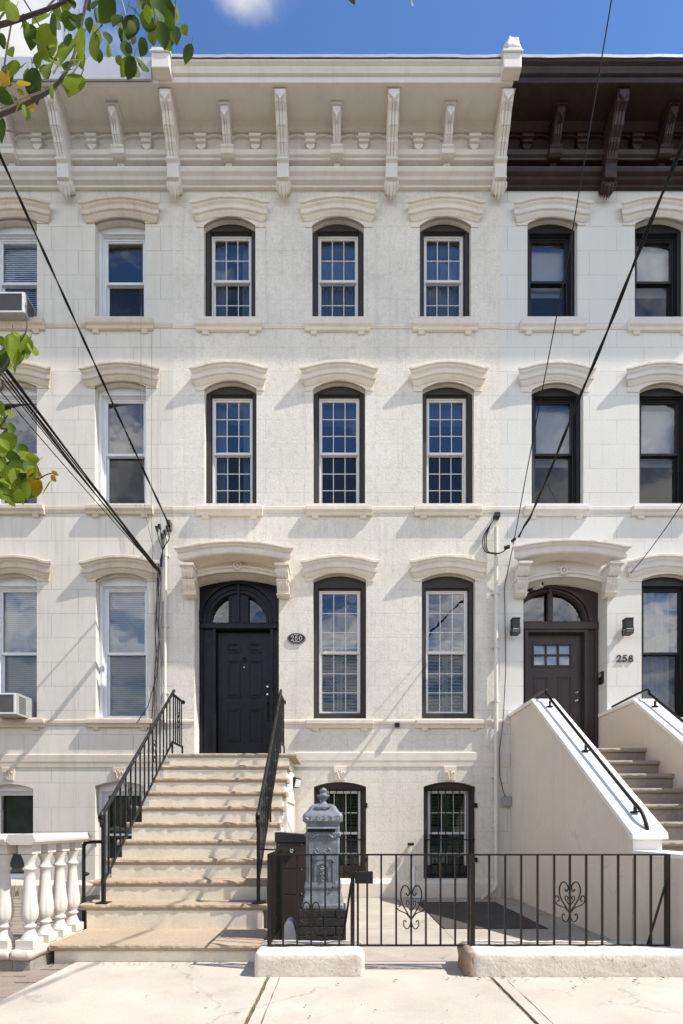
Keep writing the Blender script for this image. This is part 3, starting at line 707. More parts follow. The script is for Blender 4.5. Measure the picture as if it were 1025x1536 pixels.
def fan_door(house, x0, x1, zb, zs_, za_, zt0, zt1, mname, split):
    """frame that fills the arched doorway: fanlight over a transom, jambs below"""
    y = .30; xc = (x0 + x1) / 2
    leaf_x0, leaf_x1, leaf_top = split['leaf']
    hr = (x1 - x0) / 2
    m = MB(); holes = []
    ri = split['ri']; zc = zt1 + .03; xq = split.get('xc', xc)
    for sg in (-1, 1):
        g0 = split['gap']; a0 = math.acos(min(1, g0 / ri))
        pts = [(xq + sg * g0, zc)] + [(xq + sg * ri * math.cos(a), zc + ri * split['sq'] * math.sin(a)) for a in [a0 * i / 12 for i in range(13)]]
        holes.append(pts)
    holes.append(rect(leaf_x0, leaf_x1, zb + .01, leaf_top))
    m.plate(opening(x0 - .0, x1 + .0, zb + .002, zs_, za_ - .002), holes, y, y + .10)
    f = m.make('door_frame', mname, house, bevel=.004)
    t = MB()
    for r, w_, d in ((ri + .03, .03, .03), (ri + .10, .025, .02), (ri + split.get('outer', .17), .05, .045)):
        pts = [(xq + r * math.cos(a), zc + r * split['sq'] * math.sin(a)) for a in [PI * i / 28 for i in range(29)]]
        pts = [(min(max(px, x0 + w_ / 2), x1 - w_ / 2), min(pz, za_ - .03)) for px, pz in pts]
        ribbon(t, pts, w_, y - d, y + .01)
    for sg in (-1, 1):
        t.box(xq + sg * split['gap'] - .018, xq + sg * split['gap'] + .018, y - .025, y + .01, zc, zc + ri * split['sq'] * .93)
    t.box(xq - .022, xq + .022, y - .035, y + .01, zc, za_ - .05)
    t.make('fan_moulding', mname, f, bevel=.003)
    b = MB(); b.box(x0 + .01, x1 - .01, y - .05, y + .02, zt0, zt1); b.box(x0 + .01, x1 - .01, y - .035, y + .02, zt1, zt1 + .025); b.make('transom_bar', mname, f, bevel=.006)
    j = MB()
    for a, c in ((leaf_x0 - .055, leaf_x0), (leaf_x1, leaf_x1 + .055)): j.box(a, c, y - .03, y + .02, zb + .005, leaf_top + .055)
    j.box(leaf_x0, leaf_x1, y - .03, y + .02, leaf_top, leaf_top + .055)
    for a in (x0 + .02, x1 - .06): j.box(a, a + .04, y - .035, y + .02, zb + .005, zt0)
    j.make('jamb_moulding', mname, f, bevel=.004)
    g_ = MB(); g_.add([(x0 + .03, y + .06, zt1), (x1 - .03, y + .06, zt1), (x1 - .03, y + .06, za_), (x0 + .03, y + .06, za_)], [(0, 1, 2, 3)]); g_.make('fanlight_glass', 'glass_clear', f, fix=False)
    r = MB(); a0, a1, b0, b1 = x0 - .3, x1 + .3, zb - .02, za_ + .3; ry, rd = .42, 1.8
    r.add([(a0, ry, b0), (a1, ry, b0), (a1, ry, b1), (a0, ry, b1), (a0, ry + rd, b0), (a1, ry + rd, b0), (a1, ry + rd, b1), (a0, ry + rd, b1)], [(4, 5, 6, 7), (0, 1, 5, 4), (3, 2, 6, 7), (0, 3, 7, 4), (1, 2, 6, 5)])
    r.make('hallway', 'room', f)
    return f
ly = .38
lx0, lx1 = X(326.5, ly), X(406.5, ly); lt = Z(948, ly)
fan_door(mid, dx0, dx1, dzb, dzs, dza, Z(944, .3), Z(937, .3), 'door_black', dict(leaf=(lx0 - .005, lx1 + .005, lt + .005), ri=.485, gap=.155, sq=1.02, xc=(X(299.4, .3) + X(417, .3)) / 2, outer=.2))
def panel(mb, x0, x1, z0, z1, y):
    w = .022
    mb.plate(rect(x0, x1, z0, z1), [rect(x0 + w, x1 - w, z0 + w, z1 - w)], y - .012, y + .004)
    x0 += w + .012; x1 -= w + .012; z0 += w + .012; z1 -= w + .012; s = .025
    v = [(x0, y + .001, z0), (x1, y + .001, z0), (x1, y + .001, z1), (x0, y + .001, z1), (x0 + s, y - .009, z0 + s), (x1 - s, y - .009, z0 + s), (x1 - s, y - .009, z1 - s), (x0 + s, y - .009, z1 - s)]
    mb.add(v, [(4, 5, 6, 7), (0, 1, 5, 4), (1, 2, 6, 5), (2, 3, 7, 6), (3, 0, 4, 7)])
dl = MB(); dl.box(lx0, lx1, ly, ly + .045, dzb + .012, lt)
def zpy(zy): return Z(zy, ly)
for a, c in ((340.5, 360.5), (373.5, 393.5)):
    for t_, u in ((964.5, 979.5), (990.5, 1047), (1063, 1112)): panel(dl, X(a, ly), X(c, ly), zpy(u), zpy(t_), ly)
door = dl.make('door', 'door_black', mid, bevel=.003)
hd = MB(); hx = X(402, ly); hz = zpy(1066)
hd.tube([(hx, ly - .005, zpy(1053)), (hx, ly - .055, zpy(1056)), (hx, ly - .06, zpy(1066)), (hx, ly - .055, zpy(1077)), (hx, ly - .005, zpy(1080))], .011, 8); hd.box(hx - .02, hx + .02, ly - .012, ly, zpy(1082), zpy(1050)); hd.make('door_pull', 'black_paint', door)
hd = MB(); hd.tube([(hx, ly - .02, zpy(1031)), (hx, ly - .05, zpy(1031))], .017, 10); hd.tube([(hx - .005, ly, zpy(1042)), (hx - .005, ly - .03, zpy(1042))], .016, 10); hd.make('deadbolt', 'steel', door)
hd = MB(); hd.box(hx - .03, hx + .02, ly - .012, ly, zpy(1048.5), zpy(1036)); hd.make('lock_plate', 'black_paint', door)
kn = MB(); kx, kz = X(366.5, ly), zpy(990); kn.tube([(kx + .03 * math.cos(a), ly - .025, kz + .035 * math.sin(a)) for a in [2 * PI * k / 14 for k in range(15)]], .008, 6); kn.lathe(kx, ly - .015, [(.001, kz + .02), (.02, kz + .03), (.02, kz + .045), (.001, kz + .05)], 10); kn.make('door_knocker', 'iron', door)
kn = MB(); kn.tube([(kx, ly - .006, zpy(1001)), (kx, ly + .01, zpy(1001))], .011, 10); kn.make('peephole', 'steel', door)

# --- left house
lh = thing('row_house', 'greyish white stone house at left with white window frames and grey metal roof edge', 'house', (X(20), 0, -.06), None)
LX0 = -8.5
LW3 = [(-19, 55.6, 326, 333, 474.5), (142.8, 218, 326, 333, 474.5)]
LW2 = [(-19, 55.6, 571, 580, 755), (142.5, 219, 571, 580, 755)]
LW1 = [(-19, 55.5, 860, 869.7, 1076), (144, 220.8, 860, 869.7, 1076)]
LW0 = [(-22, 50, 1176, 1183, 1320), (142.7, 216, 1172, 1179, 1320)]
facade(lh, LX0, XB1, -.06, 12.6, [win_open(s) for s in LW3 + LW2 + LW1 + LW0], 'stucco_smooth')
for ws, hy, sl, inf, hd_ in ((LW3, (299, 290.5), (475.5, 489), ('blind', 'dark'), 351), (LW2, (548, 539), (756, 768), ('dark', 'dark'), 593), (LW1, (840, 831), (1078, 1090), ('blind', 'blind'), 879)):
    for i, s in enumerate(ws):
        hl, hr = ((-43, 76.5), (117, 240))[i]
        sl_, sr_ = ((-32, 64), (127, 228))[i]
        window(lh, *s, (hl, hr, hy[0], hy[1]), (sl_, sr_, sl[0], sl[1]), 'tan_stone', 'white', hd_, 1, 0, inf[i], sash_style='white')
for i, s in enumerate(LW0):
    w = window(lh, *s, None, None, 'tan_stone', 'white', 1187, 1, 0, 'grey_backing', sash_style='white')
    k_ = MB(); xc = (X(s[0]) + X(s[1])) / 2; zk = Z(1171)
    k_.prism([(xc - .085, zk), (xc - .11, Z(1151) - .005), (xc + .11, Z(1151) - .005), (xc + .085, zk)], 'y', -.03, .005); k_.make('keystone', 'tan_stone', w, bevel=.005)
    k2 = MB()
    for sg in (-1, 1):
        k2.tube([(xc + sg * .008, -.032, zk + .03), (xc + sg * .03, -.036, zk + .07), (xc + sg * .03, -.036, zk + .12), (xc + sg * .062, -.034, zk + .155), (xc + sg * .07, -.032, zk + .12)], .010, 6)
        k2.tube([(xc + sg * .012, -.032, zk + .12), (xc + sg * .015, -.036, zk + .18)], .009, 6)
    k2.make('leaf_carving', 'tan_stone', w)
for st, a, c, out in ((((-32, 64), (127, 228)), 481.5, 488, .05), (((-32, 64), (127, 228)), 757, 767, .05), (((-32, 64), (127, 228)), 1079, 1088, .05)):
    bars_between(lh, [sx(p) for p in st], Z(a, -.05), Z(c, -.05), out, 'tan_stone', 'string_course', LX0, XB1)
course(lh, None, LX0, XB1, Z(1131, -.05), Z(1151, -.05), .05, 'tan_stone', 'water_table')
b = MB(); b.prism([(.01, -.06), (-.09, -.06), (-.09, Z(1328, -.08)), (-.03, Z(1321, -.05)), (.01, Z(1321, -.05))], 'x', LX0, -2.9); b.make('plinth', 'tan_stone', lh, bevel=.01)
SP = X(425.5, -.15) - X(262, -.15)
xa = X(262, -.15)
cornice(lh, LX0, XB1, 'cornice_grey', [(xa - SP, None), (xa - 2 * SP, None), (xa - 3 * SP, None)], [xa - .5 * SP, xa - 1.5 * SP, xa - 2.5 * SP], 'flashing', True)
lc = [o for o in lh.children if o.name.startswith('cornice')][0]
ff = MB(); ff.box(LX0, XB1 - .1, -.715, -.694, 12.85, 13.19); ff.make('metal_fascia', 'flashing_grey', lc)
rl = MB(); rl.box(LX0 + .01, XB1 - .01, .36, 11, 13.0, 13.08); rl.box(LX0 + .01, XB1 - .01, 10.7, 11, -.06, 13.0); rl.box(LX0 + .005, LX0 + .1, .36, 11, -.06, 13.0); rl.make('rear_shell', 'stucco_smooth', lh)

# --- right house
rh = thing('row_house', 'white house at right with dark brown cornice, black windows and brown door', 'house', (X(950), 0, -.06))
RX1 = 8.5
RW3 = [(791.4, 866.5, 325.6, 336, 474.5), (952.5, 1028, 325.6, 336, 475)]
RW2 = [(797.7, 875.3, 574, 586, 755), (959.2, 1037, 574, 586, 755)]
RW1 = [(962.6, 1041, 861, 870, 1076)]
RD = (785.3, 911, 866, 877)
rdx0, rdx1, rdzs, rdza = X(785.3), X(911), Z(877), Z(866)
facade(rh, XB2, RX1, -.06, 12.6, [win_open(s) for s in RW3 + RW2 + RW1] + [opening(rdx0, rdx1, 2.30, rdzs, rdza)], 'stucco_white')
for ws, hds, sls, ys_, sy, infs, hd_ in ((RW3, ((770, 891), (932, 1053)), ((782, 881.7), (945, 1044)), (299, 290.5), (477, 491), ('curtain_white', 'curtain_white'), 349.5),
                          (RW2, ((777, 896.6), (939, 1059)), ((788, 885.7), (951.5, 1050)), (548, 539), (757, 770), ('curtain_white', 'curtain_white'), 594),
                          (RW1, ((941, 1063),), ((953, 1052),), (838, 829), (1079, 1091), ('curtain_sheer',), 879)):
    for s, h_, l_, inf in zip(ws, hds, sls, infs):
        window(rh, *s, (h_[0], h_[1], ys_[0], ys_[1]), (l_[0], l_[1], sy[0], sy[1]), 'white_stone', 'black', hd_, 1, 0, inf, sash_style='black')
bars_between(rh, [sx(p) for p in ((782, 881.7), (945, 1044))], Z(484.5, -.05), Z(490, -.05), .05, 'white_stone', 'string_course', XB2, RX1)
bars_between(rh, [sx(p) for p in ((788, 885.7), (951.5, 1050))], Z(757.5, -.05), Z(767, -.05), .05, 'white_stone', 'string_course', XB2, RX1)
course(rh, None, XB2, rdx0, Z(1079, -.05), Z(1086, -.05), .05, 'white_stone', 'string_course')
course(rh, None, XB2, 2.87, Z(1131, -.05), Z(1150, -.05), .05, 'white_stone', 'water_table')
xr = X(749, -.15)
cornice(rh, XB2, RX1, 'cornice_brown', [(xr + SP, None), (xr + 2 * SP, None), (xr + 3 * SP, None)], [xr + .5 * SP, xr + 1.5 * SP, xr + 2.5 * SP], 'flashing')
rl = MB(); rl.box(XB2 + .01, RX1 - .01, .36, 11, 13.0, 13.08); rl.box(XB2 + .01, RX1 - .01, 10.7, 11, -.06, 13.0); rl.box(RX1 - .1, RX1 - .005, .36, 11, -.06, 13.0); rl.make('rear_shell', 'stucco_white', rh)
door_hood(rh, 768, 949, 816, 807, [(X(777, -.2), X(794, -.2)), (X(912, -.2), X(930, -.2))], 'white_stone', rdx0, rdx1, rdzs, rdza)
rx0, rx1 = X(789.5, ly), X(872.5, ly); rt = Z(952, ly)
fan_door(rh, rdx0, rdx1, 2.30, rdzs, rdza, Z(945, .3), Z(935, .3), 'door_brown', dict(leaf=(rx0 - .005, rx1 + .005, rt + .005), ri=.60, gap=.028, sq=.86, xc=X(825, .3), outer=.10))
dl = MB(); lx = [X(801, ly), X(856, ly)]; lz = [Z(998, ly), Z(967, ly)]
dl.plate(rect(rx0, rx1, 2.312, rt), [rect(lx[0], lx[1], lz[0], lz[1])], ly, ly + .045)
for a, c in ((801, 822), (837, 858)): panel(dl, X(a, ly), X(c, ly), Z(1105, ly), Z(1015, ly), ly)
rdoor = dl.make('door', 'door_brown', rh, bevel=.003)
mt = MB(); mt.plate(rect(lx[0] - .03, lx[1] + .03, lz[0] - .03, lz[1] + .03), [rect(lx[0], lx[1], lz[0], lz[1])], ly - .015, ly)
for k in (1, 2): x = lx[0] + (lx[1] - lx[0]) * k / 3; mt.box(x - .011, x + .011, ly - .01, ly + .03, lz[0], lz[1])
z = (lz[0] + lz[1]) / 2; mt.box(lx[0], lx[1], ly - .009, ly + .029, z - .011, z + .011); mt.make('muntins', 'door_brown', rdoor)
gg = MB(); gg.add([(lx[0], ly + .02, lz[0]), (lx[1], ly + .02, lz[0]), (lx[1], ly + .02, lz[1]), (lx[0], ly + .02, lz[1])], [(0, 1, 2, 3)]); gg.make('door_glass', 'glass_clear', rdoor, fix=False)
cb = MB(); cb.box(lx[0] - .02, lx[1] + .02, ly + .05, ly + .056, lz[0] - .03, lz[1] + .03); cb.make('door_curtain', 'blind_white', rdoor)
k_ = MB(); kx = X(865, ly)
for zp, r in ((1039, .022), (1051, .03)): k_.lathe(0, 0, [(0.001, -.06), (r * .8, -.055), (r, -.04), (r * .75, -.02), (.012, -.015), (.012, -.005), (r * .9, -.004), (r * .9, 0)], 12)
half = len(k_.v) // 2
for i, v in enumerate(k_.v):
    x_, y_, z_ = v; zp = Z(1039, ly) if i < half else Z(1051, ly); k_.v[i] = Vector((kx + x_, ly + z_, zp + y_))
k_.make('door_knob', 'steel', rdoor)

# cornice end caps between houses
fl = gridbox(X(766, -.75) - .15, X(766, -.75) + .15, -.80, -.45, 13.2, 13.40, .035, .03)
for v in fl.v:
    t = (v.z - 13.2) / .22; v.x += (X(770, -.7) - v.x) * .6 * t
lump(fl, .035, 7); lump(fl, .02, 19); fl.f = fl.f; tag(fl.make('chimney_flashing', 'flashing'), 'crumpled silver flashing lump on the parapet end where cream and brown cornices meet', 'flashing')

# ---------------------------------------------------------------- stoop of the middle house
def rough_tread(x0, x1, yf, yb, z0, z1, amp=.008):
    m = MB(); n = int((x1 - x0) / .022); rings = []
    for i in range(n + 1):
        x = x0 + (x1 - x0) * i / n; q = lambda s, k: noise.noise(Vector((x * s, yf * 7 + k, z0 * 5)))
        e = amp * (q(8, 0) + .7 * q(25, 1)); e2 = amp * (q(11, 4) + .6 * q(30, 5)); b_ = .012 * abs(q(9, 8)); chip = max(0, q(5, 20) - .35) * .06
        rings.append([(x, yb, z1), (x, yf + .018 + e + chip, z1 - .001), (x, yf + e * .8 + chip * .6, z1 - .014 + .004 * q(20, 2) - chip * .4), (x, yf + e2 - .004, (z0 + z1) / 2 + .006 * q(18, 3)), (x, yf + .004 + e2 * .6, z0 + .006 + b_), (x, yf + .012, z0), (x, yb, z0)])
    return m.loft(rings, True, False)
st = thing('stoop', 'tall sandstone stoop with eleven rough steps up to the black front door', 'stairs', (-1.66, -2.3, 0))
zk = [0, .166] + [.42 + .21 * i for i in range(10)]
dk = [0, 4.38] + [5.02 + .27 * i for i in range(10)]
SLX, SRX = -2.60, -.80
body = MB()
for k in range(2, 12):
    yf = dk[k] - D + .011; yb = (dk[k + 1] - D + .011) if k < 11 else -.095
    zb = zk[k - 1] if k > 2 else zk[1]
    body.box(SLX, SRX, yf, -.095, zb - .004, zk[k] - .068)
body.make('riser', 'step_riser', st, bevel=.004)
b0 = MB(); b0.box(-2.57, -.70, dk[1] - D + .03, -3.3, -.06, .105); b0.make('base_course', 'step_riser', st, bevel=.006)
for k in range(1, 12):
    yf = dk[k] - D; yb = (dk[k + 1] - D + .10) if k < 11 else -.098
    x0, x1 = (-2.66 + random.uniform(-.01, .01), -.755 + random.uniform(-.008, .008))
    if k == 1: x0, x1 = -2.60, -.72
    if k == 11: x0, x1 = -2.63, -.68
    rough_tread(x0, x1, yf, yb, zk[k] - .066, zk[k]).make('step', 'step_stone', st)
sd = MB(); sd.box(-.797, -.768, -1.55, -.5, .02, 1.55); sd.plate([(0, 0)] * 0 or rect(0, .001, 0, .001), [], 0, .001) if False else None
sd.make('side_door', 'white_paint', st, bevel=.004)
tr = MB()
for (a, c, z0, z1) in ((-1.62, -1.55, .02, 1.62), (-.5, -.43, .02, 1.62), (-1.55, -.5, 1.55, 1.62)): tr.box(-.797, -.75, a, c, z0, z1)
tr.make('side_door_frame', 'stoop_side', st, bevel=.004)
sw_ = MB(); poly = [(dk[2] - D + .022, -.02)]
for k in range(2, 12):
    poly += [(dk[k] - D + .022, zk[k] - .07)]
    if k < 11: poly += [(dk[k + 1] - D + .022, zk[k] - .07)]
poly += [(-.1, zk[11] - .07), (-.1, -.02)]
sw_.prism(poly, 'x', -.812, -.797); sw_.make('side_wall', 'white_paint', st)

# iron railings of the stoop
def scroll(m, c, h, ax, r=.007, w=None):
    """symmetric heart of C-scrolls round a bar; ax = in-plane horizontal unit vector"""
    c = Vector(c); ax = Vector(ax); up = Vector((0, 0, 1)); w = w or h * .5
    def P(u, v): return c + ax * (u * w) + up * (v * h)
    for s in (-1, 1):
        pts = [(0, -.30), (.30, -.12), (.62, .10), (.70, .32), (.52, .48), (.25, .47), (.10, .34), (.22, .25), (.34, .32)]
        m.tube([P(s * u, v) for u, v in smooth(pts)], r, 5)
        pts = [(0, -.30), (.35, -.16), (.75, -.10), (.98, -.02), (1.0, .10), (.82, .14), (.72, .04), (.85, -.01)]
        m.tube([P(s * u, v) for u, v in smooth(pts)], r * .85, 5)
        pts = [(0, -.30), (.10, -.46), (.30, -.52), (.50, -.44), (.46, -.32), (.32, -.36)]
        m.tube([P(s * u, v) for u, v in smooth(pts)], r * .85, 5)
        pts = [(0, -.12), (.18, -.02), (.32, .06), (.26, .14), (.12, .10), (.18, .04)]
        m.tube([P(s * u, v) for u, v in smooth(pts)], r * .75, 5)
def smooth(p, k=4):
    out = []; n = len(p)
    for i in range(n - 1):
        p0, p1, p2, p3 = p[max(i - 1, 0)], p[i], p[i + 1], p[min(i + 2, n - 1)]
        for j in range(k):
            t = j / k
            out.append(tuple(.5 * (2 * b_ + (c - a) * t + (2 * a - 5 * b_ + 4 * c - d) * t * t + (3 * b_ - a - 3 * c + d) * t ** 3) for a, b_, c, d in zip(p0, p1, p2, p3)))
    out.append(tuple(p[-1])); return out
def rings_scroll(m, c, h):
    for dz, s in ((.5, 1), (-.5, 1)):
        for sg in (-1, 1):
            m.tube([(c[0], c[1] + sg * (.018 + .03 * math.sin(t / 12 * PI)), c[2] + dz * h * t / 12 * 1.0) for t in range(13)], .006, 5)
            m.tube([(c[0], c[1] + sg * .028 + .016 * math.cos(a), c[2] + dz * h * .55 + .02 * math.sin(a)) for a in [2 * PI * k / 10 for k in range(11)]], .005, 5)
def stair_rail(x, xt, label, mname):
    r = thing('stair_railing', label, 'railing', (x, -3.3, .42), 'iron railings of the stoop')
    yb, yt, ye = 5.08 - D, 7.48 - D, 7.95 - D
    zb, zt = Z(1217, yb), Z(1041, yt); slope = (zt - zb) / (yt - yb)
    xx = lambda y: x + (xt - x) * (y - yb) / (yt - yb)
    hr_ = MB(); hr_.tube(smooth([(x, yb - .035, zb - .16), (x, yb - .045, zb - .06), (x, yb, zb + .01), (x, yb + .1, zb + slope * .1), (xt, yt - .08, zt - slope * .08), (xt, yt, zt - .005), (xt, yt + .1, zt), (xt, ye, zt)], 5), .021, 8)
    hr_.make('handrail', mname, r)
    lo = MB(); lz = lambda y: zb + slope * (y - yb) - .73
    lo.bar((x, yb, lz(yb)), (xt, yt, lz(yt)), .016, .028); lo.bar((xt, yt, lz(yt)), (xt, ye, lz(yt)), .016, .028); lo.make('bottom_rail', mname, r)
    n = MB(); n.bar((x, yb, zk[2]), (x, yb, zb - .02), .034); n.box(x - .06, x + .06, yb - .05, yb + .05, zk[2] + .001, zk[2] + .012); n.make('newel_post', mname, r)
    for k in range(15):
        y = yb + (yt - yb) * (k + .8) / 15.6; b = MB(); b.bar((xx(y), y, lz(y)), (xx(y), y, zb + slope * (y - yb) - .01), .016); b.make('baluster', mname, r)
    for k in range(5):
        y = yt + (ye - yt) * (k + .5) / 5; b = MB(); b.bar((xt, y, lz(yt)), (xt, y, zt - .01), .016); b.make('baluster', mname, r)
    for y, zt_ in ((7.48 - D, zk[11]), (-2.25, zk[5]), (ye, zk[11])):
        b = MB(); b.bar((xx(min(y, yt)), y, zt_), (xx(min(y, yt)), y, lz(min(y, yt)) + .02), .022); b.make('leg', mname, r)
    for t in (.30, .66):
        y = yb + (yt - yb) * t; m = MB(); rings_scroll(m, (xx(y), y, zb + slope * (y - yb) - .36), .30); m.make('scroll_ornament', mname, r)
    m = MB(); rings_scroll(m, (xt, yt + .27, zt - .36), .30); m.make('scroll_ornament', mname, r)
    br = MB(); br.bar((xt, ye, zt), (xt, ye + .06, zt), .05, .05); br.make('end_bracket', mname, r)
    return r
stair_rail(-2.45, -2.565, 'black iron stair railing on the left side of the sandstone stoop', 'iron_worn')
stair_rail(-.855, -.925, 'black iron stair railing on the stoop side nearest the post box', 'iron_worn')
# side gate between balustrade and stoop
sg_ = thing('iron_gate', 'low black iron side gate between the white balustrade and the stoop railing', 'gate', (-2.6, -3.0, .05))
m = MB(); yg = 5.12 - D; xg0, xg1 = X(126, yg), -2.47
m.tube(smooth([(xg0, yg, .06), (xg0, yg, .95), (xg0 + .01, yg, 1.02), (xg0 + .05, yg, 1.045), (xg1, yg, 1.05)], 4), .018, 8); m.make('gate_frame', 'iron', sg_)
m = MB(); m.bar((xg0, yg, .15), (xg1, yg, .15), .018); m.make('bottom_rail', 'iron', sg_)
m = MB(); m.lathe(0, 0, [(.001, 0), (.02, .005), (.022, .02), (.001, .035)], 10)
m.v = [Vector((xg0 + .05 + v.x, yg - .03 - v.z, .72 + v.y)) for v in m.v]; m.bar((xg0, yg, .72), (xg0 + .06, yg - .02, .72), .02); m.make('knob', 'iron', sg_)

# ---------------------------------------------------------------- stoop of the right house
st2 = thing('stoop', 'smooth beige stoop with white sloping caps leading up to the brown front door', 'stairs', (3.7, -2.3, 0))
def cheek(x0, x1, zt, low):
    m = MB(); ys, ye = 7.4 - D, 4.88 - D; zt0 = Z(1054, -1.0); zt1 = 1.12
    poly = [(-.0005, -.05), (-.0005, zt0), (ys, zt0), (ye, zt1), (ye, -.05)]
    m.prism(poly, 'x', x0, x1); m.make('cheek_wall', 'stoop_stucco', st2)
    c = MB(); t = .055; o = .035; sl = (zt0 - zt1) / (ys - ye)
    c.prism([(-.0005, zt0 + .001), (-.0005, zt0 + t), (ys - .01, zt0 + t), (ye - .05, zt1 + t - .05 * sl + .01), (ye - .06, zt1 - .04), (ye - .005, zt1 - .035), (ye - .001, zt1 + .001), (ys, zt0 + .001)], 'x', x0 - o, x1 + o)
    c.make('cap', 'white_paint', st2, bevel=.008)
    f_ = MB(); f_.box(x0 + .002, x1 - .002, ye - .012, ye - .0005, .90, zt1 - .03); f_.make('end_face', 'white_paint', st2)
    if low:
        l = MB(); l.box(x0, x1 + .02, -4.38, ye - .013, -.05, .93); l.make('low_wall', 'stoop_stucco', st2)
        l = MB(); l.box(x0 - .012, x1 + .03, -4.40, ye - .0135, .931, .975); l.make('cap', 'white_paint', st2, bevel=.008)
cheek(2.875, 3.165, 0, True); cheek(4.40, 4.69, 0, True)
for k in range(1, 12):
    zt = .19 + .2145 * (k - 1); y = 7.1 - D - .295 * (11 - k)
    rough_tread(3.168, 4.397, y, y + .40 if k < 11 else -.002, zt - .06, zt).make('step', 'grey_step', st2)
    r = MB(); r.box(3.17, 4.395, y + .04, y + .33 if k < 11 else -.002, zt - .26 if k > 1 else -.05, zt - .062); r.make('riser', 'grey_step', st2)
def wall_rail(x, label):
    r = thing('handrail', label, 'handrail', (x, -2.4, 1.2)); y0, z0, y1, z1 = -1.0, Z(1052, -1.0), 4.9 - D, 1.17; sl = (z0 - z1) / (y0 - y1)
    m = MB(); h = .135
    m.tube(smooth([(x, -.12, z0 + .13), (x, y0 - .02, z0 + .16), (x, y0 - .10, z0 + h - .04)], 4) + smooth([(x, y1 + .18, z1 + .18 * sl + h), (x, y1 + .06, z1 + .06 * sl + h), (x, y1 - .02, z1 + .04), (x, y1 - .01, z1 - .02 + .02), (x, y1 + .05, z1 + .05)], 5), .019, 8)
    m.make('rail', 'iron', r)
    for t in (.10, .52, .93):
        y = y0 + (y1 - y0) * t; b = MB(); b.bar((x, y, z0 + (y - y0) * sl + .05), (x, y, z0 + (y - y0) * sl + h), .025); b.box(x - .04, x + .04, y - .02, y + .02, z0 + (y - y0) * sl + .046, z0 + (y - y0) * sl + .064); b.make('bracket', 'iron', r)
wall_rail(3.02, 'black metal handrail along the sloping white cap facing the areaway'); wall_rail(4.545, 'black metal handrail on the far right sloping wall cap, beyond the grey steps')

# ---------------------------------------------------------------- kerb blocks, fences, gate
YF = 4.15 - D
def kerb(x0, x1, label, rust=False):
    t = thing('kerb_block', label, 'kerb block', ((x0 + x1) / 2, -4.25, 0))
    m = gridbox(x0, x1, -4.44, -4.02, -.05, .205, .035, .035); lump(m, .009, 4, x0); lump(m, .005, 15, 3)
    m.make('block', 'curb_paint', t)
    if rust:
        e = gridbox(x0 - .05, x0 + .035, -4.43, -4.10, -.05, .215, .03, .04); lump(e, .02, 9); e.make('rusty_end', 'rusty_stone', t)
kerb(X(381, -4.42), X(547, -4.42), 'short lumpy white kerb block under the fence in front of the post box')
kerb(X(708, -4.42), 6.2, 'long cracked white kerb with a rusty end stone, under the right fence', True)
ZT, ZB = Z(1282, YF), Z(1418, YF)
def fence_part(root, x0, x1, xsb, posts, zlow, mname='iron_brown'):
    m = MB(); m.bar((x0, YF, ZT), (x1, YF, ZT), .032, .014); m.make('top_rail', mname, root)
    m = MB(); m.bar((x0, YF, ZB), (x1, YF, ZB), .022, .014); m.make('bottom_rail', mname, root)
    for x in xsb:
        b = MB(); b.bar((x, YF, ZB), (x, YF, ZT - .004), .015); b.make('bar', mname, root)
    for x, w in posts:
        b = MB(); b.bar((x, YF, zlow), (x, YF, ZT + .006), w); b.make('post', mname, root)
px = lambda p: X(p, YF)
f1 = thing('iron_fence', 'short brown iron fence with a side return, round the grey post box', 'fence', (px(467), YF, .2), 'iron fence panels along the areaway')
fence_part(f1, px(404), px(530), [px(p) for p in (425, 446, 467, 488, 509)], [(px(404), .028), (px(529), .034)], .19)
m = MB(); m.bar((px(404), YF, ZT), (px(404), 4.95 - D, ZT), .014, .02); m.bar((px(404), YF, ZB), (px(404), 4.95 - D, ZB), .014, .02); m.bar((px(404), 4.95 - D, ZT), (-.85, 5.0 - D, ZT + .005), .016); m.make('return_rail', 'iron_brown', f1)
for k in range(1, 8):
    b = MB(); y = YF + .8 * k / 7; b.bar((px(404), y, ZB if k < 7 else .02), (px(404), y, ZT - .004), .015 if k < 7 else .024); b.make('bar', 'iron_brown', f1)
m = MB(); scroll(m, (px(467), YF, Z(1378, YF)), .28, (1, 0, 0), .006, .10); m.make('scroll_ornament', 'iron_brown', f1)
gt = thing('iron_gate', 'brown iron areaway gate with heart scroll and black lock box, between the two kerbs', 'gate', (px(620), YF, .15))
fence_part(gt, px(536), px(703), [px(p) for p in (551, 572, 594.5, 617, 639, 661, 683)], [(px(537), .018), (px(703), .018)], ZB - .005)
m = MB(); scroll(m, (px(617), YF, Z(1360, YF)), .36, (1, 0, 0), .006, .125); m.make('scroll_ornament', 'iron_brown', gt)
m = MB(); m.box(px(532.5), px(559.5), YF - .03, YF + .025, Z(1325, YF), Z(1307, YF)); m.make('lock_box', 'black_paint', gt, bevel=.004)
f2 = thing('iron_fence', 'long brown iron fence with heart scroll on the right kerb beside the beige stoop wall', 'fence', (px(855), YF, .2), 'iron fence panels along the areaway')
fence_part(f2, px(709), px(1001), [px(p) for p in (734, 758, 782, 806.5, 831.5, 855, 879.5, 903.5, 927.5, 952.5, 976.5)], [(px(709), .034), (px(1001), .034)], .19)
m = MB(); scroll(m, (px(855), YF, Z(1352, YF)), .33, (1, 0, 0), .0065, .125); m.make('scroll_ornament', 'iron_brown', f2)
m = MB(); m.bar((px(999), YF, Z(1325, YF)), (px(973), YF + .02, .2), .014); m.make('brace', 'iron_brown', f2)
m = MB(); m.bar((px(527), YF + .02, Z(1325, YF)), (px(510), YF + .25, .02), .014); m.make('brace', 'iron_brown', f1)

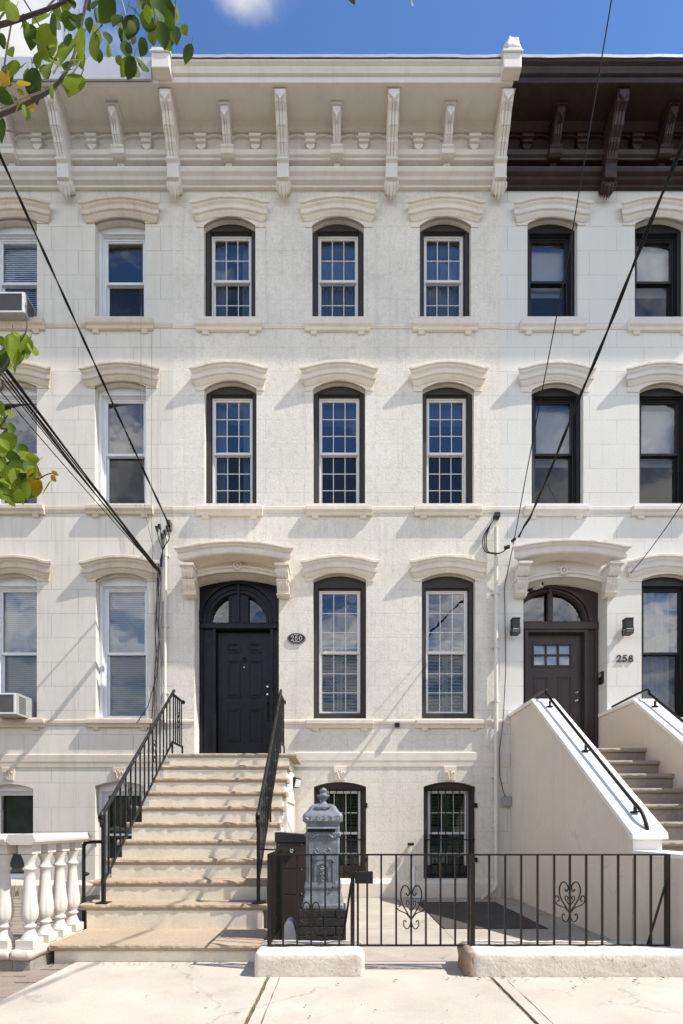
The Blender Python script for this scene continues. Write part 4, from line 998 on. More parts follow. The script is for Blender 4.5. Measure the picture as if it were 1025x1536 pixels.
# ---------------------------------------------------------------- post box on brick pier
yp = 4.42 - D; pc = X(484, yp); pw = .215; pd = .20
pier = MB(); z = .0; rowh = .078; j = 0
br = []
while z < .46:
    for side in ('f', 'b'):
        pass
    xs0 = pc - pw; off = .11 if j % 2 else 0
    x = xs0 - off
    while x < pc + pw - .005:
        a, c = max(x, xs0) + .004, min(x + .22, pc + pw) - .004
        if c - a > .02: pier.box(a, c, yp + random.uniform(-.003, .003), yp + .39, z + .005, z + rowh - .005)
        x += .22
    z += rowh; j += 1
pr = pier.make('brick_pier', 'black_brick', bevel=.005); tag(pr, 'low black painted brick pier carrying the grey post box', 'pier')
mo = MB(); mo.box(pc - pw + .008, pc + pw - .008, yp + .008, yp + .38, 0, j * rowh - .003); mo.make('mortar', 'black_mortar', pr)
zp = j * rowh
ym = yp + .195
pb = thing('post_box', 'ornate weathered grey pillar post box with urn finial standing on a black brick pier', 'post box', (pc, ym, zp))
def sq(m, prof, cx, cy, ch=.0):
    """stacked square sections (half-size, z)"""
    rings = []
    for r, z in prof:
        c = r * ch; d = r * .92
        rings.append([(cx - r + c, cy - d, z), (cx + r - c, cy - d, z), (cx + r, cy - d + c, z), (cx + r, cy + d - c, z), (cx + r - c, cy + d, z), (cx - r + c, cy + d, z), (cx - r, cy + d - c, z), (cx - r, cy - d + c, z)])
    m.loft(rings, True, False)
zz = lambda p: Z(p, yp)
m = MB(); sq(m, [(.19, zp + .002), (.19, zp + .03), (.183, zp + .045), (.176, zz(1350)), (.165, zz(1342)), (.162, zz(1336)), (.17, zz(1332)), (.165, zz(1326)), (.153, zz(1322))], pc, ym, .08); m.make('base', 'zinc', pb, bevel=.004)
m = MB(); sq(m, [(.153, zz(1322)), (.153, zz(1256)), (.165, zz(1254)), (.165, zz(1250)), (.153, zz(1248)), (.153, zz(1232))], pc, ym, .10); bd = m.make('body', 'zinc', pb, bevel=.003)
yb_ = ym - .153 * .92
def fp(p): return pc + (p - 484) * (4.42) / F
m = MB(); m.plate(rect(fp(463), fp(503.5), zz(1335), zz(1262)), [rect(fp(468), fp(499), zz(1331), zz(1290))], yb_ - .012, yb_ + .004)
m.plate(opening(fp(471), fp(496), zz(1329), zz(1300), zz(1291)), [opening(fp(475), fp(492), zz(1325), zz(1304), zz(1296))], yb_ - .01, yb_ + .004)
dr_ = m.make('door_panel', 'zinc', pb, bevel=.002)
m = MB()
for k in range(9): m.tube([(fp(483.5 + 4 * math.sin(k * 1.9)), yb_ - .004, zz(1301 + k * 2.6)), (fp(483.5 - 3 * math.sin(k * 1.9)), yb_ - .012, zz(1302 + k * 2.6))], .012, 6)
for sgn in (-1, 1):
    m.tube(smooth([(fp(484 + sgn * 2), yb_ - .006, zz(1278)), (fp(484 + sgn * 8), yb_ - .014, zz(1281)), (fp(484 + sgn * 12), yb_ - .012, zz(1277)), (fp(484 + sgn * 9), yb_ - .012, zz(1273)), (fp(484 + sgn * 7), yb_ - .01, zz(1277))]), .008, 6)
    m.tube(smooth([(fp(484), yb_ - .006, zz(1253)), (fp(484 + sgn * 9), yb_ - .016, zz(1252)), (fp(484 + sgn * 16), yb_ - .012, zz(1257)), (fp(484 + sgn * 19), yb_ - .008, zz(1253))]), .012, 6)
m.plate(rect(fp(471), fp(491), zz(1276), zz(1265)), [], yb_ - .008, yb_ + .003)
m.make('relief', 'zinc', pb)
m = MB(); m.box(fp(461), fp(503), yb_ - .006, yb_ + .004, zz(1248), zz(1242)); m.make('letter_slot', 'black_frame', pb)
m = MB(); m.prism([(yb_ - .035, zz(1243)), (yb_ - .03, zz(1241)), (yb_ + .003, zz(1239.5)), (yb_ + .003, zz(1242))], 'x', fp(459), fp(505)); m.make('slot_hood', 'zinc', pb)
for p_ in (1294, 1332):
    m = MB(); m.tube([(fp(499), yb_ - .008, zz(p_)), (fp(499), yb_ - .026, zz(p_))], .009, 8); m.make('lock', 'iron', pb)
m = MB(); sq(m, [(.158, zz(1235)), (.165, zz(1233.5)), (.182, zz(1231.5)), (.182, zz(1223.5)), (.175, zz(1221)), (.16, zz(1218))], pc, ym, .12); bn = m.make('cornice_band', 'zinc', pb, bevel=.003)
yt_ = ym - .182 * .92
m = MB(); text(m, 'POST', fp(466), zz(1230.8), .040, .040, .020, .010, yt_ - .006, yt_ + .002)
for sgn in (-1, 1): m.tube([(fp(484 + sgn * 22), yt_ - .003, zz(1229)), (fp(484 + sgn * 25), yt_ - .004, zz(1226))], .006, 5)
m.make('lettering', 'zinc_light', pb)
m = MB(); sq(m, [(.16, zz(1218.3)), (.145, zz(1216)), (.128, zz(1212)), (.118, zz(1209)), (.10, zz(1206.5)), (.07, zz(1204.8)), (.04, zz(1204.2))], pc, ym, .2); m.make('domed_roof', 'zinc', pb, bevel=.004)
m = MB(); m.tube(smooth([(pc - .07, ym - .125, zz(1209)), (pc - .03, ym - .132, zz(1211)), (pc, ym - .128, zz(1209.5)), (pc + .03, ym - .132, zz(1211)), (pc + .07, ym - .125, zz(1209))]), .009, 6); m.make('swag', 'zinc', pb)
ft = zz(1178.5); fb = zz(1205); fh = ft - fb
m = MB(); m.lathe(pc, ym, [(.045, fb), (.035, fb + fh * .07), (.028, fb + fh * .12), (.022, fb + fh * .2), (.03, fb + fh * .26), (.05, fb + fh * .42), (.06, fb + fh * .5), (.058, fb + fh * .54), (.035, fb + fh * .58), (.025, fb + fh * .64), (.024, fb + fh * .70), (.034, fb + fh * .76), (.036, fb + fh * .83), (.028, fb + fh * .9), (.01, fb + fh * .95), (.008, fb + fh * .98), (.001, ft)], 18); m.make('finial', 'zinc', pb)

# parcel box
ybx = 5.02 - D; bx0, bx1 = -.665, -.19; pz0 = .012
px_ = thing('parcel_box', 'dark brown parcel locker with black sloping lid, behind the grey post box', 'parcel box', ((bx0 + bx1) / 2, ybx + .2, 0))
zl = 1.045
m = MB(); m.box(bx0, bx1, ybx, ybx + .40, pz0, zl); m.make('cabinet', 'box_brown', px_, bevel=.004)
for k, (a, c) in enumerate(((.78, 1.035), (.52, .772), (.27, .512), (.03, .262))):
    m = MB(); m.box(bx0 + .012, bx1 - .012, ybx - .012, ybx - .001, a, c); m.make('drawer', 'box_brown', px_, bevel=.003)
m = MB(); m.prism([(bx0 - .012, zl + .001), (bx0 - .012, Z(1248, ybx)), (bx1 + .012, Z(1254, ybx)), (bx1 + .012, zl + .001)], 'y', ybx - .02, ybx + .42); m.make('lid', 'lid_black', px_, bevel=.006)
m = MB(); ex, ez = X(438, ybx), Z(1276, ybx); m.tube([(ex, ybx - .03, ez), (ex, ybx - .011, ez)], .033, 20); m.make('badge', 'lid_black', px_)
m = MB(); m.tube([(ex - .014, ybx - .033, ez + .003), (ex - .008, ybx - .033, ez + .018), (ex, ybx - .033, ez + .008), (ex + .01, ybx - .033, ez + .017), (ex + .014, ybx - .033, ez + .002), (ex + .008, ybx - .033, ez - .008), (ex - .01, ybx - .033, ez - .008), (ex - .014, ybx - .033, ez + .003)], .0028, 5)
m.tube([(ex - .015, ybx - .033, ez - .019), (ex + .015, ybx - .033, ez - .019)], .002, 5); m.make('emblem', 'white_plastic', px_)
m = MB()
for z in (.77, .52, 1.02, .27):
    for x in (bx0 + .03, X(453, ybx)): m.tube([(x, ybx - .016, z + .004), (x, ybx - .01, z + .004)], .007, 6)
m.make('rivet', 'steel', px_)
# white bent panel leaning by the parcel box
m = MB(); y0 = 4.62 - D; pts = smooth([(X(424, y0), .0), (X(424, y0), .16), (X(426, y0), .27), (X(431, y0), .325), (X(438, y0), .32), (X(443, y0), .24), (X(446, y0), .12), (X(447.5, y0), .0)], 4)
m.prism(pts, 'y', y0, y0 + .16); tag(m.make('scuff_block', 'white_paint', bevel=.015), 'small rounded white concrete stub beside the black brick pier', 'concrete stub')

# ---------------------------------------------------------------- balustrade
bal = thing('balustrade', 'white stone balustrade with bulbous balusters left of the stoop', 'balustrade', (-2.75, -3.9, 0))
BX, BY0 = -2.70, 4.27 - D; BY1 = 4.99 - D
m = gridbox(-2.80, -2.615, BY0 - .12, BY1 + .03, .08, .165, .03, .02); lump(m, .008, 12); m.make('base_slab', 'coping', bal)
m = gridbox(-6.4, -2.80, BY0 - .12, BY0 + .13, .08, .165, .04, .02); lump(m, .008, 12); m.make('base_slab', 'coping', bal)
m = MB(); m.box(-2.79, -2.635, BY0 - .09, BY1 + .02, -.09, .09); m.box(-6.4, -2.79, BY0 - .09, BY0 + .10, -.09, .09); m.make('base_wall', 'dirty_concrete', bal, bevel=.006)
def capprof(y0, y1): return [(y0 + .03, 1.055), (y0, 1.08), (y0 - .005, 1.105), (y0 + .01, 1.118), (y0 + .02, 1.145), (y1 - .02, 1.145), (y1 - .01, 1.118), (y1 + .005, 1.105), (y1, 1.08), (y1 - .03, 1.055)]
m = MB(); m.prism(capprof(BX - .125, BX + .125), 'y', BY0 - .12, BY1 + .10); m.make('cap_rail', 'baluster_white', bal, bevel=.006)
m = MB(); m.prism(capprof(BY0 - .125, BY0 + .125), 'x', -6.4, BX - .126); m.make('cap_rail', 'baluster_white', bal, bevel=.006)
def baluster(x, y):
    m = MB(); z0, h = .165, .895
    m.box(x - .075, x + .075, y - .075, y + .075, z0 + .0005, z0 + .075); m.box(x - .062, x + .062, y - .062, y + .062, z0 + h - .085, z0 + h + .001)
    P = [(.072, .083), (.068, .095), (.055, .12), (.042, .16), (.038, .185), (.052, .195), (.054, .21), (.040, .225), (.038, .235), (.055, .26), (.066, .29), (.070, .33), (.068, .38), (.058, .47), (.048, .58), (.042, .68), (.040, .74), (.052, .75), (.055, .765), (.044, .775), (.04, .79), (.038, .81), (.048, .85), (.058, .88), (.062, .90)]
    def md(z, a):
        t = (z - z0) / h; e = max(0, 1 - abs(t - .36) / .16)
        return 1 - .17 * e * (max(0, math.cos(6 * a)) ** 3)
    m.lathe(x, y, [(r, z0 + t * h) for r, t in P], 36, md); m.make('baluster', 'baluster_white', bal, bevel=0)
for y in [BY0 + i * (BY1 - .04 - BY0) / 3 for i in range(4)]: baluster(BX, y)
for k in range(1, 6): baluster(BX - .215 * k, BY0)
# weeds at the left house
gr = MB()
for k in range(60):
    x = random.gauss(X(8, -.35), .13); y = -.33 + random.uniform(-.12, .12); h = random.uniform(.08, .24); a = random.uniform(0, 6.28); dx_, dy_ = .05 * math.cos(a), .05 * math.sin(a)
    p0 = Vector((x, y, .05)); p1 = p0 + Vector((dx_ * .4, dy_ * .4, h * .6)); p2 = p0 + Vector((dx_ * 1.4, dy_ * 1.4, h)); s = Vector((-math.sin(a), math.cos(a), 0)) * .006
    gr.add([p0 - s, p0 + s, p1 + s, p1 - s, p2], [(0, 1, 2, 3), (3, 2, 4)])
for k in range(220):
    s_ = random.choice((-.59, 1.2)); x = s_ + random.uniform(-.012, .012); y = random.uniform(-5.6, -4.5)
    if noise.noise(Vector((s_ * 3, y * 3.5, 0))) < .05: continue
    h = random.uniform(.008, .022); a = random.uniform(0, 6.28); p0 = Vector((x, y, -.012)); s = Vector((-math.sin(a), math.cos(a), 0)) * .003
    p1 = p0 + Vector((.01 * math.cos(a), .01 * math.sin(a), h)); gr.add([p0 - s, p0 + s, p1], [(0, 1, 2)])
tag(gr.make('weeds', 'grass'), 'grass and weeds growing by the left house wall and in pavement joints', 'weeds', kind='stuff')

lt_ = MB(); rl2 = random.Random(5)
for k in range(150):
    if k < 60: x, y = rl2.uniform(.8, 4.0), -4.46 - abs(rl2.gauss(0, .05))
    elif k < 100: x, y = rl2.uniform(-2.6, -.6), -4.06 - abs(rl2.gauss(0, .06))
    elif k < 120: x, y = rl2.uniform(-.5, 2.8), rl2.uniform(-3.9, -.3)
    else: x, y = rl2.uniform(-2.3, 3.2), rl2.uniform(-5.6, -4.5)
    z = .013 if y < -3.99 or x > -.7 else .013
    l = rl2.uniform(.006, .022); a = rl2.uniform(0, 6.28); c_, s_ = math.cos(a), math.sin(a); w_ = l * rl2.uniform(.25, .6); h = rl2.uniform(0, .008)
    p = Vector((x, y, z)); d = Vector((c_, s_, 0)) * l; e = Vector((-s_, c_, 0)) * w_
    lt_.add([p - d, p - e + Vector((0, 0, h)), p + d, p + e + Vector((0, 0, h * .5))], [(0, 1, 2), (0, 2, 3)])
tag(lt_.make('leaf_litter', 'leaf_dry'), 'scattered dry leaf bits and grit on the sidewalk and areaway', 'litter', kind='stuff')
# ---------------------------------------------------------------- small things on the walls
def lamp(x, label):
    y = -.16; z0, z1 = Z(951, y), Z(928, y); t = thing('wall_lamp', label, 'wall lamp', (x, 0, z0), 'black wall lamps by the brown door'); hw = .062
    m = MB(); m.box(x - hw, x + hw, -.20, -.08, z0 + .09, z1); m.box(x - hw - .006, x + hw + .006, -.206, -.074, z1 - .012, z1 + .006); m.make('housing', 'black_frame', t, bevel=.004)
    m = MB()
    for k in range(3): m.box(x - hw, x + hw, -.20, -.08, z0 + .024 * k + .008, z0 + .024 * k + .018)
    for a in (-1, 1):
        for b_ in (-.195, -.085): m.box(x + a * hw - .005, x + a * hw + .005, b_ - .005, b_ + .005, z0, z0 + .09)
    m.box(x - hw, x + hw, -.20, -.08, z0 - .004, z0 + .006); m.make('cage', 'black_frame', t)
    m = MB(); m.box(x - hw + .012, x + hw - .012, -.188, -.092, z0 + .006, z0 + .09); m.make('diffuser', 'white_plastic', t)
    m = MB(); m.tube([(x, .0, z0 + .12), (x, -.03, z0 + .12)], .07, 18); m.make('back_plate', 'white_plastic', t); m = MB(); m.box(x - .03, x + .03, -.08, -.03, z0 + .095, z0 + .145); m.make('arm', 'black_frame', t)
lamp(X(773, -.14), 'black box wall lamp between the drainpipe and the brown door'); lamp(X(942, -.14), 'black box wall lamp above the house number 258')
pq = thing('number_plaque', 'oval maroon house number plaque reading 260 beside the black door', 'number plaque', (X(445), 0, Z(958)))
cx_, cz_ = X(445), Z(958); m = MB()
ring = [(cx_ + .155 * math.cos(2 * PI * k / 40), cz_ + .092 * math.sin(2 * PI * k / 40)) for k in range(40)]; m.prism(ring, 'y', -.018, 0); m.make('plate', 'plaque', pq, bevel=.003)
m = MB(); ribbon(m, ell(cx_, cz_, .145, .083, 0, 360, 40), .0035, -.021, -.017); m.make('border', 'silver_letter', pq)
m = MB(); text(m, '260', cx_ - .098, cz_ - .042, .058, .088, .011, .0105, -.023, -.017); ribbon(m, [(cx_ - .04, cz_ + .058), (cx_, cz_ + .068), (cx_ + .04, cz_ + .058)], .008, -.022, -.017); ribbon(m, [(cx_ - .06, cz_ - .058), (cx_ + .06, cz_ - .058)], .007, -.022, -.017); m.make('digits', 'silver_letter', pq)
m = MB(); text(m, '258', X(924.5), Z(993), .086, .112, .014, .019, -.018, -.004); tag(m.make('house_number', 'number_black'), 'black metal house number 258 on the wall right of the brown door', 'house number')
ic = thing('intercom', 'black intercom panel in the reveal right of the brown door', 'intercom', (rdx1, .12, Z(1021)))
m = MB(); xi = rdx1 - .03; m.box(xi - .012, rdx1 - .0005, .10, .22, Z(1022), Z(1004)); m.make('housing', 'black_frame', ic, bevel=.005)
m = MB(); m.box(xi - .016, xi - .0125, .125, .195, Z(1012), Z(1006)); m.make('screen', 'grey_plastic', ic)
dc = thing('door_camera', 'small white security camera on the brown fanlight frame', 'camera', (X(808, .25), .28, Z(879, .28)))
m = MB(); c0 = at(801, 882, .27); c1 = at(814, 876, .12); m.bar(c0, c1, .085, .085); m.make('body', 'white_plastic', dc, bevel=.012)
m = MB(); m.bar(c1, c1 + (c1 - c0).normalized() * .008, .045, .045); m.make('lens', 'black_frame', dc)
m = MB(); m.tube([at(801, 882, .30), c0], .018, 8); m.make('mount', 'white_plastic', dc)
sm = thing('security_camera', 'tiny black camera on the cream sill course between lower windows', 'camera', (X(596), 0, Z(1090)))
m = MB(); m.box(X(592.5, -.08), X(599.5, -.08), -.11, -.04, Z(1091, -.08), Z(1084.5, -.08)); m.make('body', 'black_frame', sm, bevel=.006)
m = MB(); m.tube([(X(596, -.1), -.11, Z(1088, -.1)), (X(596, -.1), -.118, Z(1088, -.1))], .018, 10); m.make('lens', 'iron', sm); m = MB(); m.bar((X(596, -.04), -.04, Z(1087)), (X(596, -.04), 0, Z(1087)), .03); m.make('mount', 'black_frame', sm)
fd = thing('floodlight', 'black floodlight with pale lens mounted beside the top of the stoop', 'floodlight', (X(438), 0, Z(1175)))
c = at(443, 1174, -.22); m = MB(); d = Vector((.85, -.45, -.25)).normalized(); m.bar(c - d * .10, c + d * .05, .19, .17); m.make('housing', 'black_frame', fd, bevel=.012)
m = MB(); m.bar(c + d * .05, c + d * .056, .15, .13); m.make('lens', 'white_plastic', fd); m = MB(); m.tube([at(436, 1171, .0), at(436, 1171, -.08), c - d * .10], .018, 8); m.make('arm', 'white_plastic', fd)
mb_ = thing('junction_box', 'small grey electrical box on the wall beside the beige stoop', 'junction box', (X(761), 0, Z(1208)))
m = MB(); m.box(X(754), X(768), -.085, 0, Z(1209), Z(1195)); m.make('housing', 'grey_plastic', mb_, bevel=.006); m = MB(); m.box(X(753, -.09), X(767.5, -.09), -.095, -.086, Z(1208.5, -.09), Z(1196, -.09)); m.make('cover', 'grey_plastic', mb_, bevel=.004)
def pipe(name, pts, r, label, cat, mname, collars):
    t = thing(name, label, cat, (pts[0][0], 0, pts[-1][2])); m = MB(); m.tube(pts, r, 12); m.make('pipe', mname, t)
    for c in collars:
        k = MB(); x = pts[0][0] + (pts[1][0] - pts[0][0]) * (pts[0][2] - c) / max(.001, pts[0][2] - pts[1][2]); k.tube([(x, pts[0][1], c - .025), (x, pts[0][1], c + .025)], r * 1.22, 12); k.box(x - r * 2.1, x + r * 2.1, pts[0][1] + r * .5, .0, c - .012, c + .012); k.make('bracket', mname, t)
    return t
yq = -.07
pipe('drainpipe', [(X(744.5, yq), yq, Z(795)), (X(744.5, yq), yq, Z(1312))] + [tuple(v) for v in smooth([(X(744.5, yq), yq - .02, Z(1320)), (X(743, yq), yq - .05, Z(1328)), (X(737, yq), -.16, Z(1335, -.1)), (X(729, -.2), -.22, Z(1342, -.2)), (X(724, -.3), -.28, Z(1346, -.25))], 4)], .034, 'cream painted drainpipe running down the wall between cream and white houses', 'drainpipe', 'pipe_paint', [Z(892), Z(972), Z(1053), Z(1165), Z(1240)])
pipe('conduit', [(X(249, -.05), -.05, Z(800)), (X(247.5, -.05), -.05, Z(1085))], .024, 'thin white conduit on the wall left of the black door', 'conduit', 'pipe_paint', [Z(835), Z(940), Z(1040)])
vp = thing('vent_pipe', 'short white standpipe at the foot of the wall between basement windows', 'pipe', (X(622), -.13, .0))
m = MB(); m.tube(smooth([(X(625, -.13), -.13, .03), (X(621, -.13), -.13, .06), (X(621, -.13), -.13, .2), (X(621, -.13), -.13, Z(1305, -.13)), (X(623, -.13), -.12, Z(1302, -.13)), (X(623, -.05), -.02, Z(1302, -.05))], 4), .024, 10); m.make('pipe', 'white_plastic', vp)
m = MB(); m.tube([(X(632, -.2), -.2, .03), (X(613, -.2), -.2, .03)], .022, 10); m.make('pipe', 'white_plastic', vp)
hb = thing('hose_bib', 'small black wall tap with pale pipe above the white standpipe', 'tap', (X(617), 0, Z(1285)))
m = MB(); m.tube([(X(616), 0, Z(1266)), (X(616, -.08), -.09, Z(1266))], .022, 10); m.tube([(X(612, -.08), -.075, Z(1266)), (X(621, -.08), -.075, Z(1266))], .026, 10); m.make('valve', 'black_frame', hb)
m = MB(); m.tube([(X(616), -.02, Z(1270)), (X(614), -.02, Z(1318))], .012, 8); m.make('riser_pipe', 'pipe_paint', hb)
# air conditioners
def ac(x0, x1, zb, zt, label, yo=-.36):
    t = thing('air_conditioner', label, 'air conditioner', ((x0 + x1) / 2, yo / 2, zb), 'window air conditioners of the left house')
    m = MB(); m.box(x0, x1, yo, .24, zb, zt); m.make('casing', 'ac_grey', t, bevel=.008)
    m = MB(); m.plate(rect(x0 + .01, x1 - .01, zb + .01, zt - .01), [rect(x0 + .035, x1 - .05, zb + .035, zt - .035)], yo - .012, yo - .0005); m.make('front_frame', 'white_plastic', t, bevel=.004)
    m = MB()
    for k in range(22):
        z = zb + .04 + (zt - zb - .08) * k / 21; m.box(x0 + .035, x1 - .05, yo - .006, yo - .001, z - .004, z + .003)
    m.make('coil_grille', 'dark_grille', t)
    m = MB()
    for k in range(11):
        z = zb + .05 + (zt - zb - .10) * k / 10; m.box(x1 + .0005, x1 + .006, yo + .05, yo + .22, z - .006, z + .004)
    m.make('side_louvre', 'dark_grille', t)
ac(X(-12, -.2), X(38, -.2), Z(470, -.2), Z(438, -.2), 'grey window air conditioner in the top floor window of the left house', -.20)
ac(X(-12, -.30), X(27, -.34), Z(1072, -.36), Z(1039, -.36), 'grey window air conditioner in the first floor window above the balustrade')

# ---------------------------------------------------------------- cables
def sag(a, b, s, n=24): 
    a, b = Vector(a), Vector(b); return [a.lerp(b, i / n) - Vector((0, 0, s * 4 * (i / n) * (1 - i / n))) for i in range(n + 1)]
def twist(pts, r, m, tw=9.):
    for ph in (0, PI):
        q = []; l = 0
        for i in range(len(pts) - 1):
            for k in range(3):
                p = pts[i].lerp(pts[i + 1], k / 3); q.append(p); 
        m.tube([p + Vector((math.cos(i * .55 + ph), 0, math.sin(i * .55 + ph))) * r * .85 for i, p in enumerate(q)], r, 6)
def cable(pts, r, label, mname='cable', group=None, tw=False):
    m = MB()
    if tw: twist(pts, r, m)
    else: m.tube(pts, r, 6)
    return tag(m.make('cable', mname), label, 'cable', group)
cable(sag(at(255, 790, -.1), (-4.6, -6.2, 11.15), .10, 40), .010, 'thick twisted black service cable rising steeply to the upper left from above the black door', tw=True)
for k, (dx_, dz, r) in enumerate(((0, 0, .009), (.05, .10, .011), (-.05, -.12, .007), (.1, .22, .012), (-.12, -.22, .006), (.03, .05, .010), (-.02, .30, .008))):
    cable(sag(at(240 + (k % 3), 856 + k, -.12), (-4.6 + dx_, -6.2, 7.25 + dz), .05 + .015 * k, 24), r, 'one of the bundled black cables rising left from the wall beside the conduit', group='bundled black cables at left')
rp = [Vector((3.09 - .08 * t, t_d - D, 0)) for t, t_d in [(q, 8.3 - q) for q in [i * .27 for i in range(26)]]]
zf = lambda t: 6.19 + .1 * t + .004 * t * t
rp = [Vector((p.x, p.y, zf(i * .27) + .012 * math.sin(i))) for i, p in enumerate(rp)]
rp = [at(778, 806, -.12), at(786, 790, -.16)] + rp[1:]
cable(rp, .011, 'thick twisted black service cable at right crossing the white house to the right edge', tw=True)
cable([at(757, 880, -.03), at(770, 818, -.12), Vector((2.79, -1.2, 6.84)), Vector((2.80, -2.32, 8.27)), Vector((2.81, -3.23, 9.75)), Vector((2.83, -5.5, 13.8))], .007, 'thin straight black wire running steeply up past the brown cornice')
cable(sag(at(944, 862, -.02), (5.05, -1.1, 6.0), .05) + sag((5.05, -1.1, 6.0), (5.6, -4.5, 10.5), 0.)[1:], .007, 'thin black wire at the right edge above the first floor window')
cable([at(757, 880, -.03), at(759, 1000, -.03), at(755, 1080, -.06), at(749, 1130, -.06), at(750, 1165, -.05), at(756, 1190, -.05), at(760, 1196, -.05)], .008, 'thin dark wire hanging down the wall beside the drainpipe to the grey box', 'cable_brown')
lw = thing('cable_loop', 'black cable loops hanging from the drainpipe top beside the brown door hood', 'cable loop', (X(740), -.08, Z(836)))
for rx in (1.0, .8, .62):
    m = MB(); m.tube(smooth([at(746, 777, -.08), at(738 - 0 * rx, 784, -.14), at(738 - 13 * rx, 806, -.14), at(740 - 13 * rx, 826, -.14), at(741, 834 - 3 / rx, -.13), at(752, 829, -.12), at(762, 822, -.10)], 5), .008, 6); m.make('loop', 'cable', lw)
m = MB(); m.tube([at(757, 822, -.12), at(764, 820, -.12)], .032, 8); m.tube([at(768, 812, -.1), at(773, 808, -.1)], .026, 8); m.make('connector', 'black_frame', lw)
m = MB(); m.box(X(742, -.08), X(750, -.08), -.11, 0, Z(780), Z(774)); m.make('clamp', 'iron', lw)
ins = thing('insulator_rack', 'cluster of black wire connectors and drooping leads above the white conduit', 'cable connectors', (X(246), 0, Z(830)))
for (a, c) in ((235, 790), (239, 787), (247, 796), (251, 790), (243, 801)):
    m = MB(); m.tube([at(a, c, -.11), at(a + 1.5, c + 7, -.11)], [.028, .02], 8); m.make('connector', 'black_frame', ins)
    m = MB(); m.tube(smooth([at(a + 1, c + 6, -.11), at(a + 3, c + 18, -.12), at(244, 826, -.1), at(240 + random.uniform(-3, 3), 850, -.10)], 4), .007, 6); m.make('lead', 'cable', ins)
m = MB(); m.box(X(253), X(258.5), -.10, 0, Z(797), Z(785)); m.make('anchor', 'cable_brown', ins)
rn = random.Random(3)
for k in range(9):
    pts = []; x = 238 + rn.uniform(-4, 6); fan = rn.uniform(-14, 10)
    for i, y in enumerate((850, 880, 920, 960, 1000, 1040, 1075, 1100)):
        pts.append(at(x + rn.uniform(-2.5, 2.5) + fan * max(0, (y - 980) / 120) - (y - 850) * .01, y, -.05 - .03 * rn.random()))
    cable(smooth(pts, 3), rn.uniform(.003, .006), 'one of the wires hanging in a loose bunch down the joint beside the white conduit', 'cable' if k % 3 else 'cable_brown', 'wires hanging down the house joint')
for px0, y0_, y1_ in ((212, 420, 830), (228, 500, 1060)):
    cable([at(px0, y0_, -.14), at(px0 - .5, (y0_ + y1_) / 2, -.14), at(px0 + 6, y1_ - 60, -.12), at(px0 + 20 if px0 == 212 else px0 + 3, y1_, -.09)], .0035, 'hair thin wire hanging straight down the left house, %s' % ('nearest the window' if px0 == 212 else 'nearest the house joint'), 'cable_brown')
cable([at(205, 1085, -.12), at(222, 1060, -.1), at(236, 1010, -.1), at(240, 960, -.07)], .006, 'dark wire curving off the bunch toward the first floor sill')

# ---------------------------------------------------------------- street tree at the left, its twigs reach into the picture
tree = thing('street_tree', 'leafy street tree branch with yellow green leaves hanging in from the left', 'tree', (-3.3, -6.6, 0))
def tp(px, py, d): return at(px, py, d - D)
m = MB(); rings = [(-3.3, -6.6, -.05), (-3.28, -6.58, .8), (-3.22, -6.6, 1.8), (-3.1, -6.55, 2.8), (-3.0, -6.5, 3.8), (-2.95, -6.5, 4.8), (-2.9, -6.4, 5.8), (-2.85, -6.4, 6.6)]
m.tube(rings, [.16, .12, .105, .095, .08, .06, .04, .012], 12); m.make('trunk', 'bark', tree)
m = MB()
A = Vector((-3.05, -6.55, 3.2)); B = Vector((-3.22, -6.6, 1.9))
br1 = smooth([tuple(A), tuple(tp(-190, 60, 2.0)), tuple(tp(-60, 50, 2.0)), tuple(tp(0, 37, 2.0)), tuple(tp(39, 25, 2.0)), tuple(tp(94, 4, 2.0)), tuple(tp(150, -30, 2.0)), tuple(tp(260, -40, 2.05))], 5)
m.tube(br1, [.012 - .009 * i / (len(br1) - 1) for i in range(len(br1))], 7); m.make('limb', 'bark', tree)
m = MB(); br2 = smooth([tuple(B), tuple(tp(-200, 240, 2.0)), tuple(tp(-70, 196, 2.0)), tuple(tp(0, 172, 2.0)), tuple(tp(39, 156, 2.0)), tuple(tp(78, 133, 2.0)), tuple(tp(105, 98, 2.0)), tuple(tp(117, 59, 2.0)), tuple(tp(131, 0, 2.0)), tuple(tp(136, -50, 2.0))], 5)
m.tube(br2, [.010 - .0075 * i / (len(br2) - 1) for i in range(len(br2))], 7); m.make('limb', 'bark', tree)
m = MB(); tw = [[(0, 163), (39, 146), (66, 136), (98, 122), (118, 95), (126, 70)], [(8, 195), (25, 199), (48, 200)], [(70, 12), (88, -8)], [(84, -10), (97, 40), (92, 85), (80, 110)], [(176, -20), (188, 20), (196, 70)]]
for t_ in tw:
    m = MB(); m.tube(smooth([tuple(tp(a, c, 2.02)) for a, c in t_], 4), .0032, 5); m.make('twig', 'twig_pale', tree)
m = MB()
for t_ in ([(228, -20), (232, 20), (236, 45)], [(265, -20), (262, 35)], [(132, -20), (125, 20), (118, 50)], [(30, -10), (60, 40), (75, 80)], [(20, 20), (8, 90), (0, 150)]):
    m = MB(); m.tube(smooth([tuple(tp(a, c, 2.0)) for a, c in t_], 4), .003, 5); m.make('twig', 'bark', tree)
m = MB(); C_ = Vector((-3.28, -6.58, 1.0))
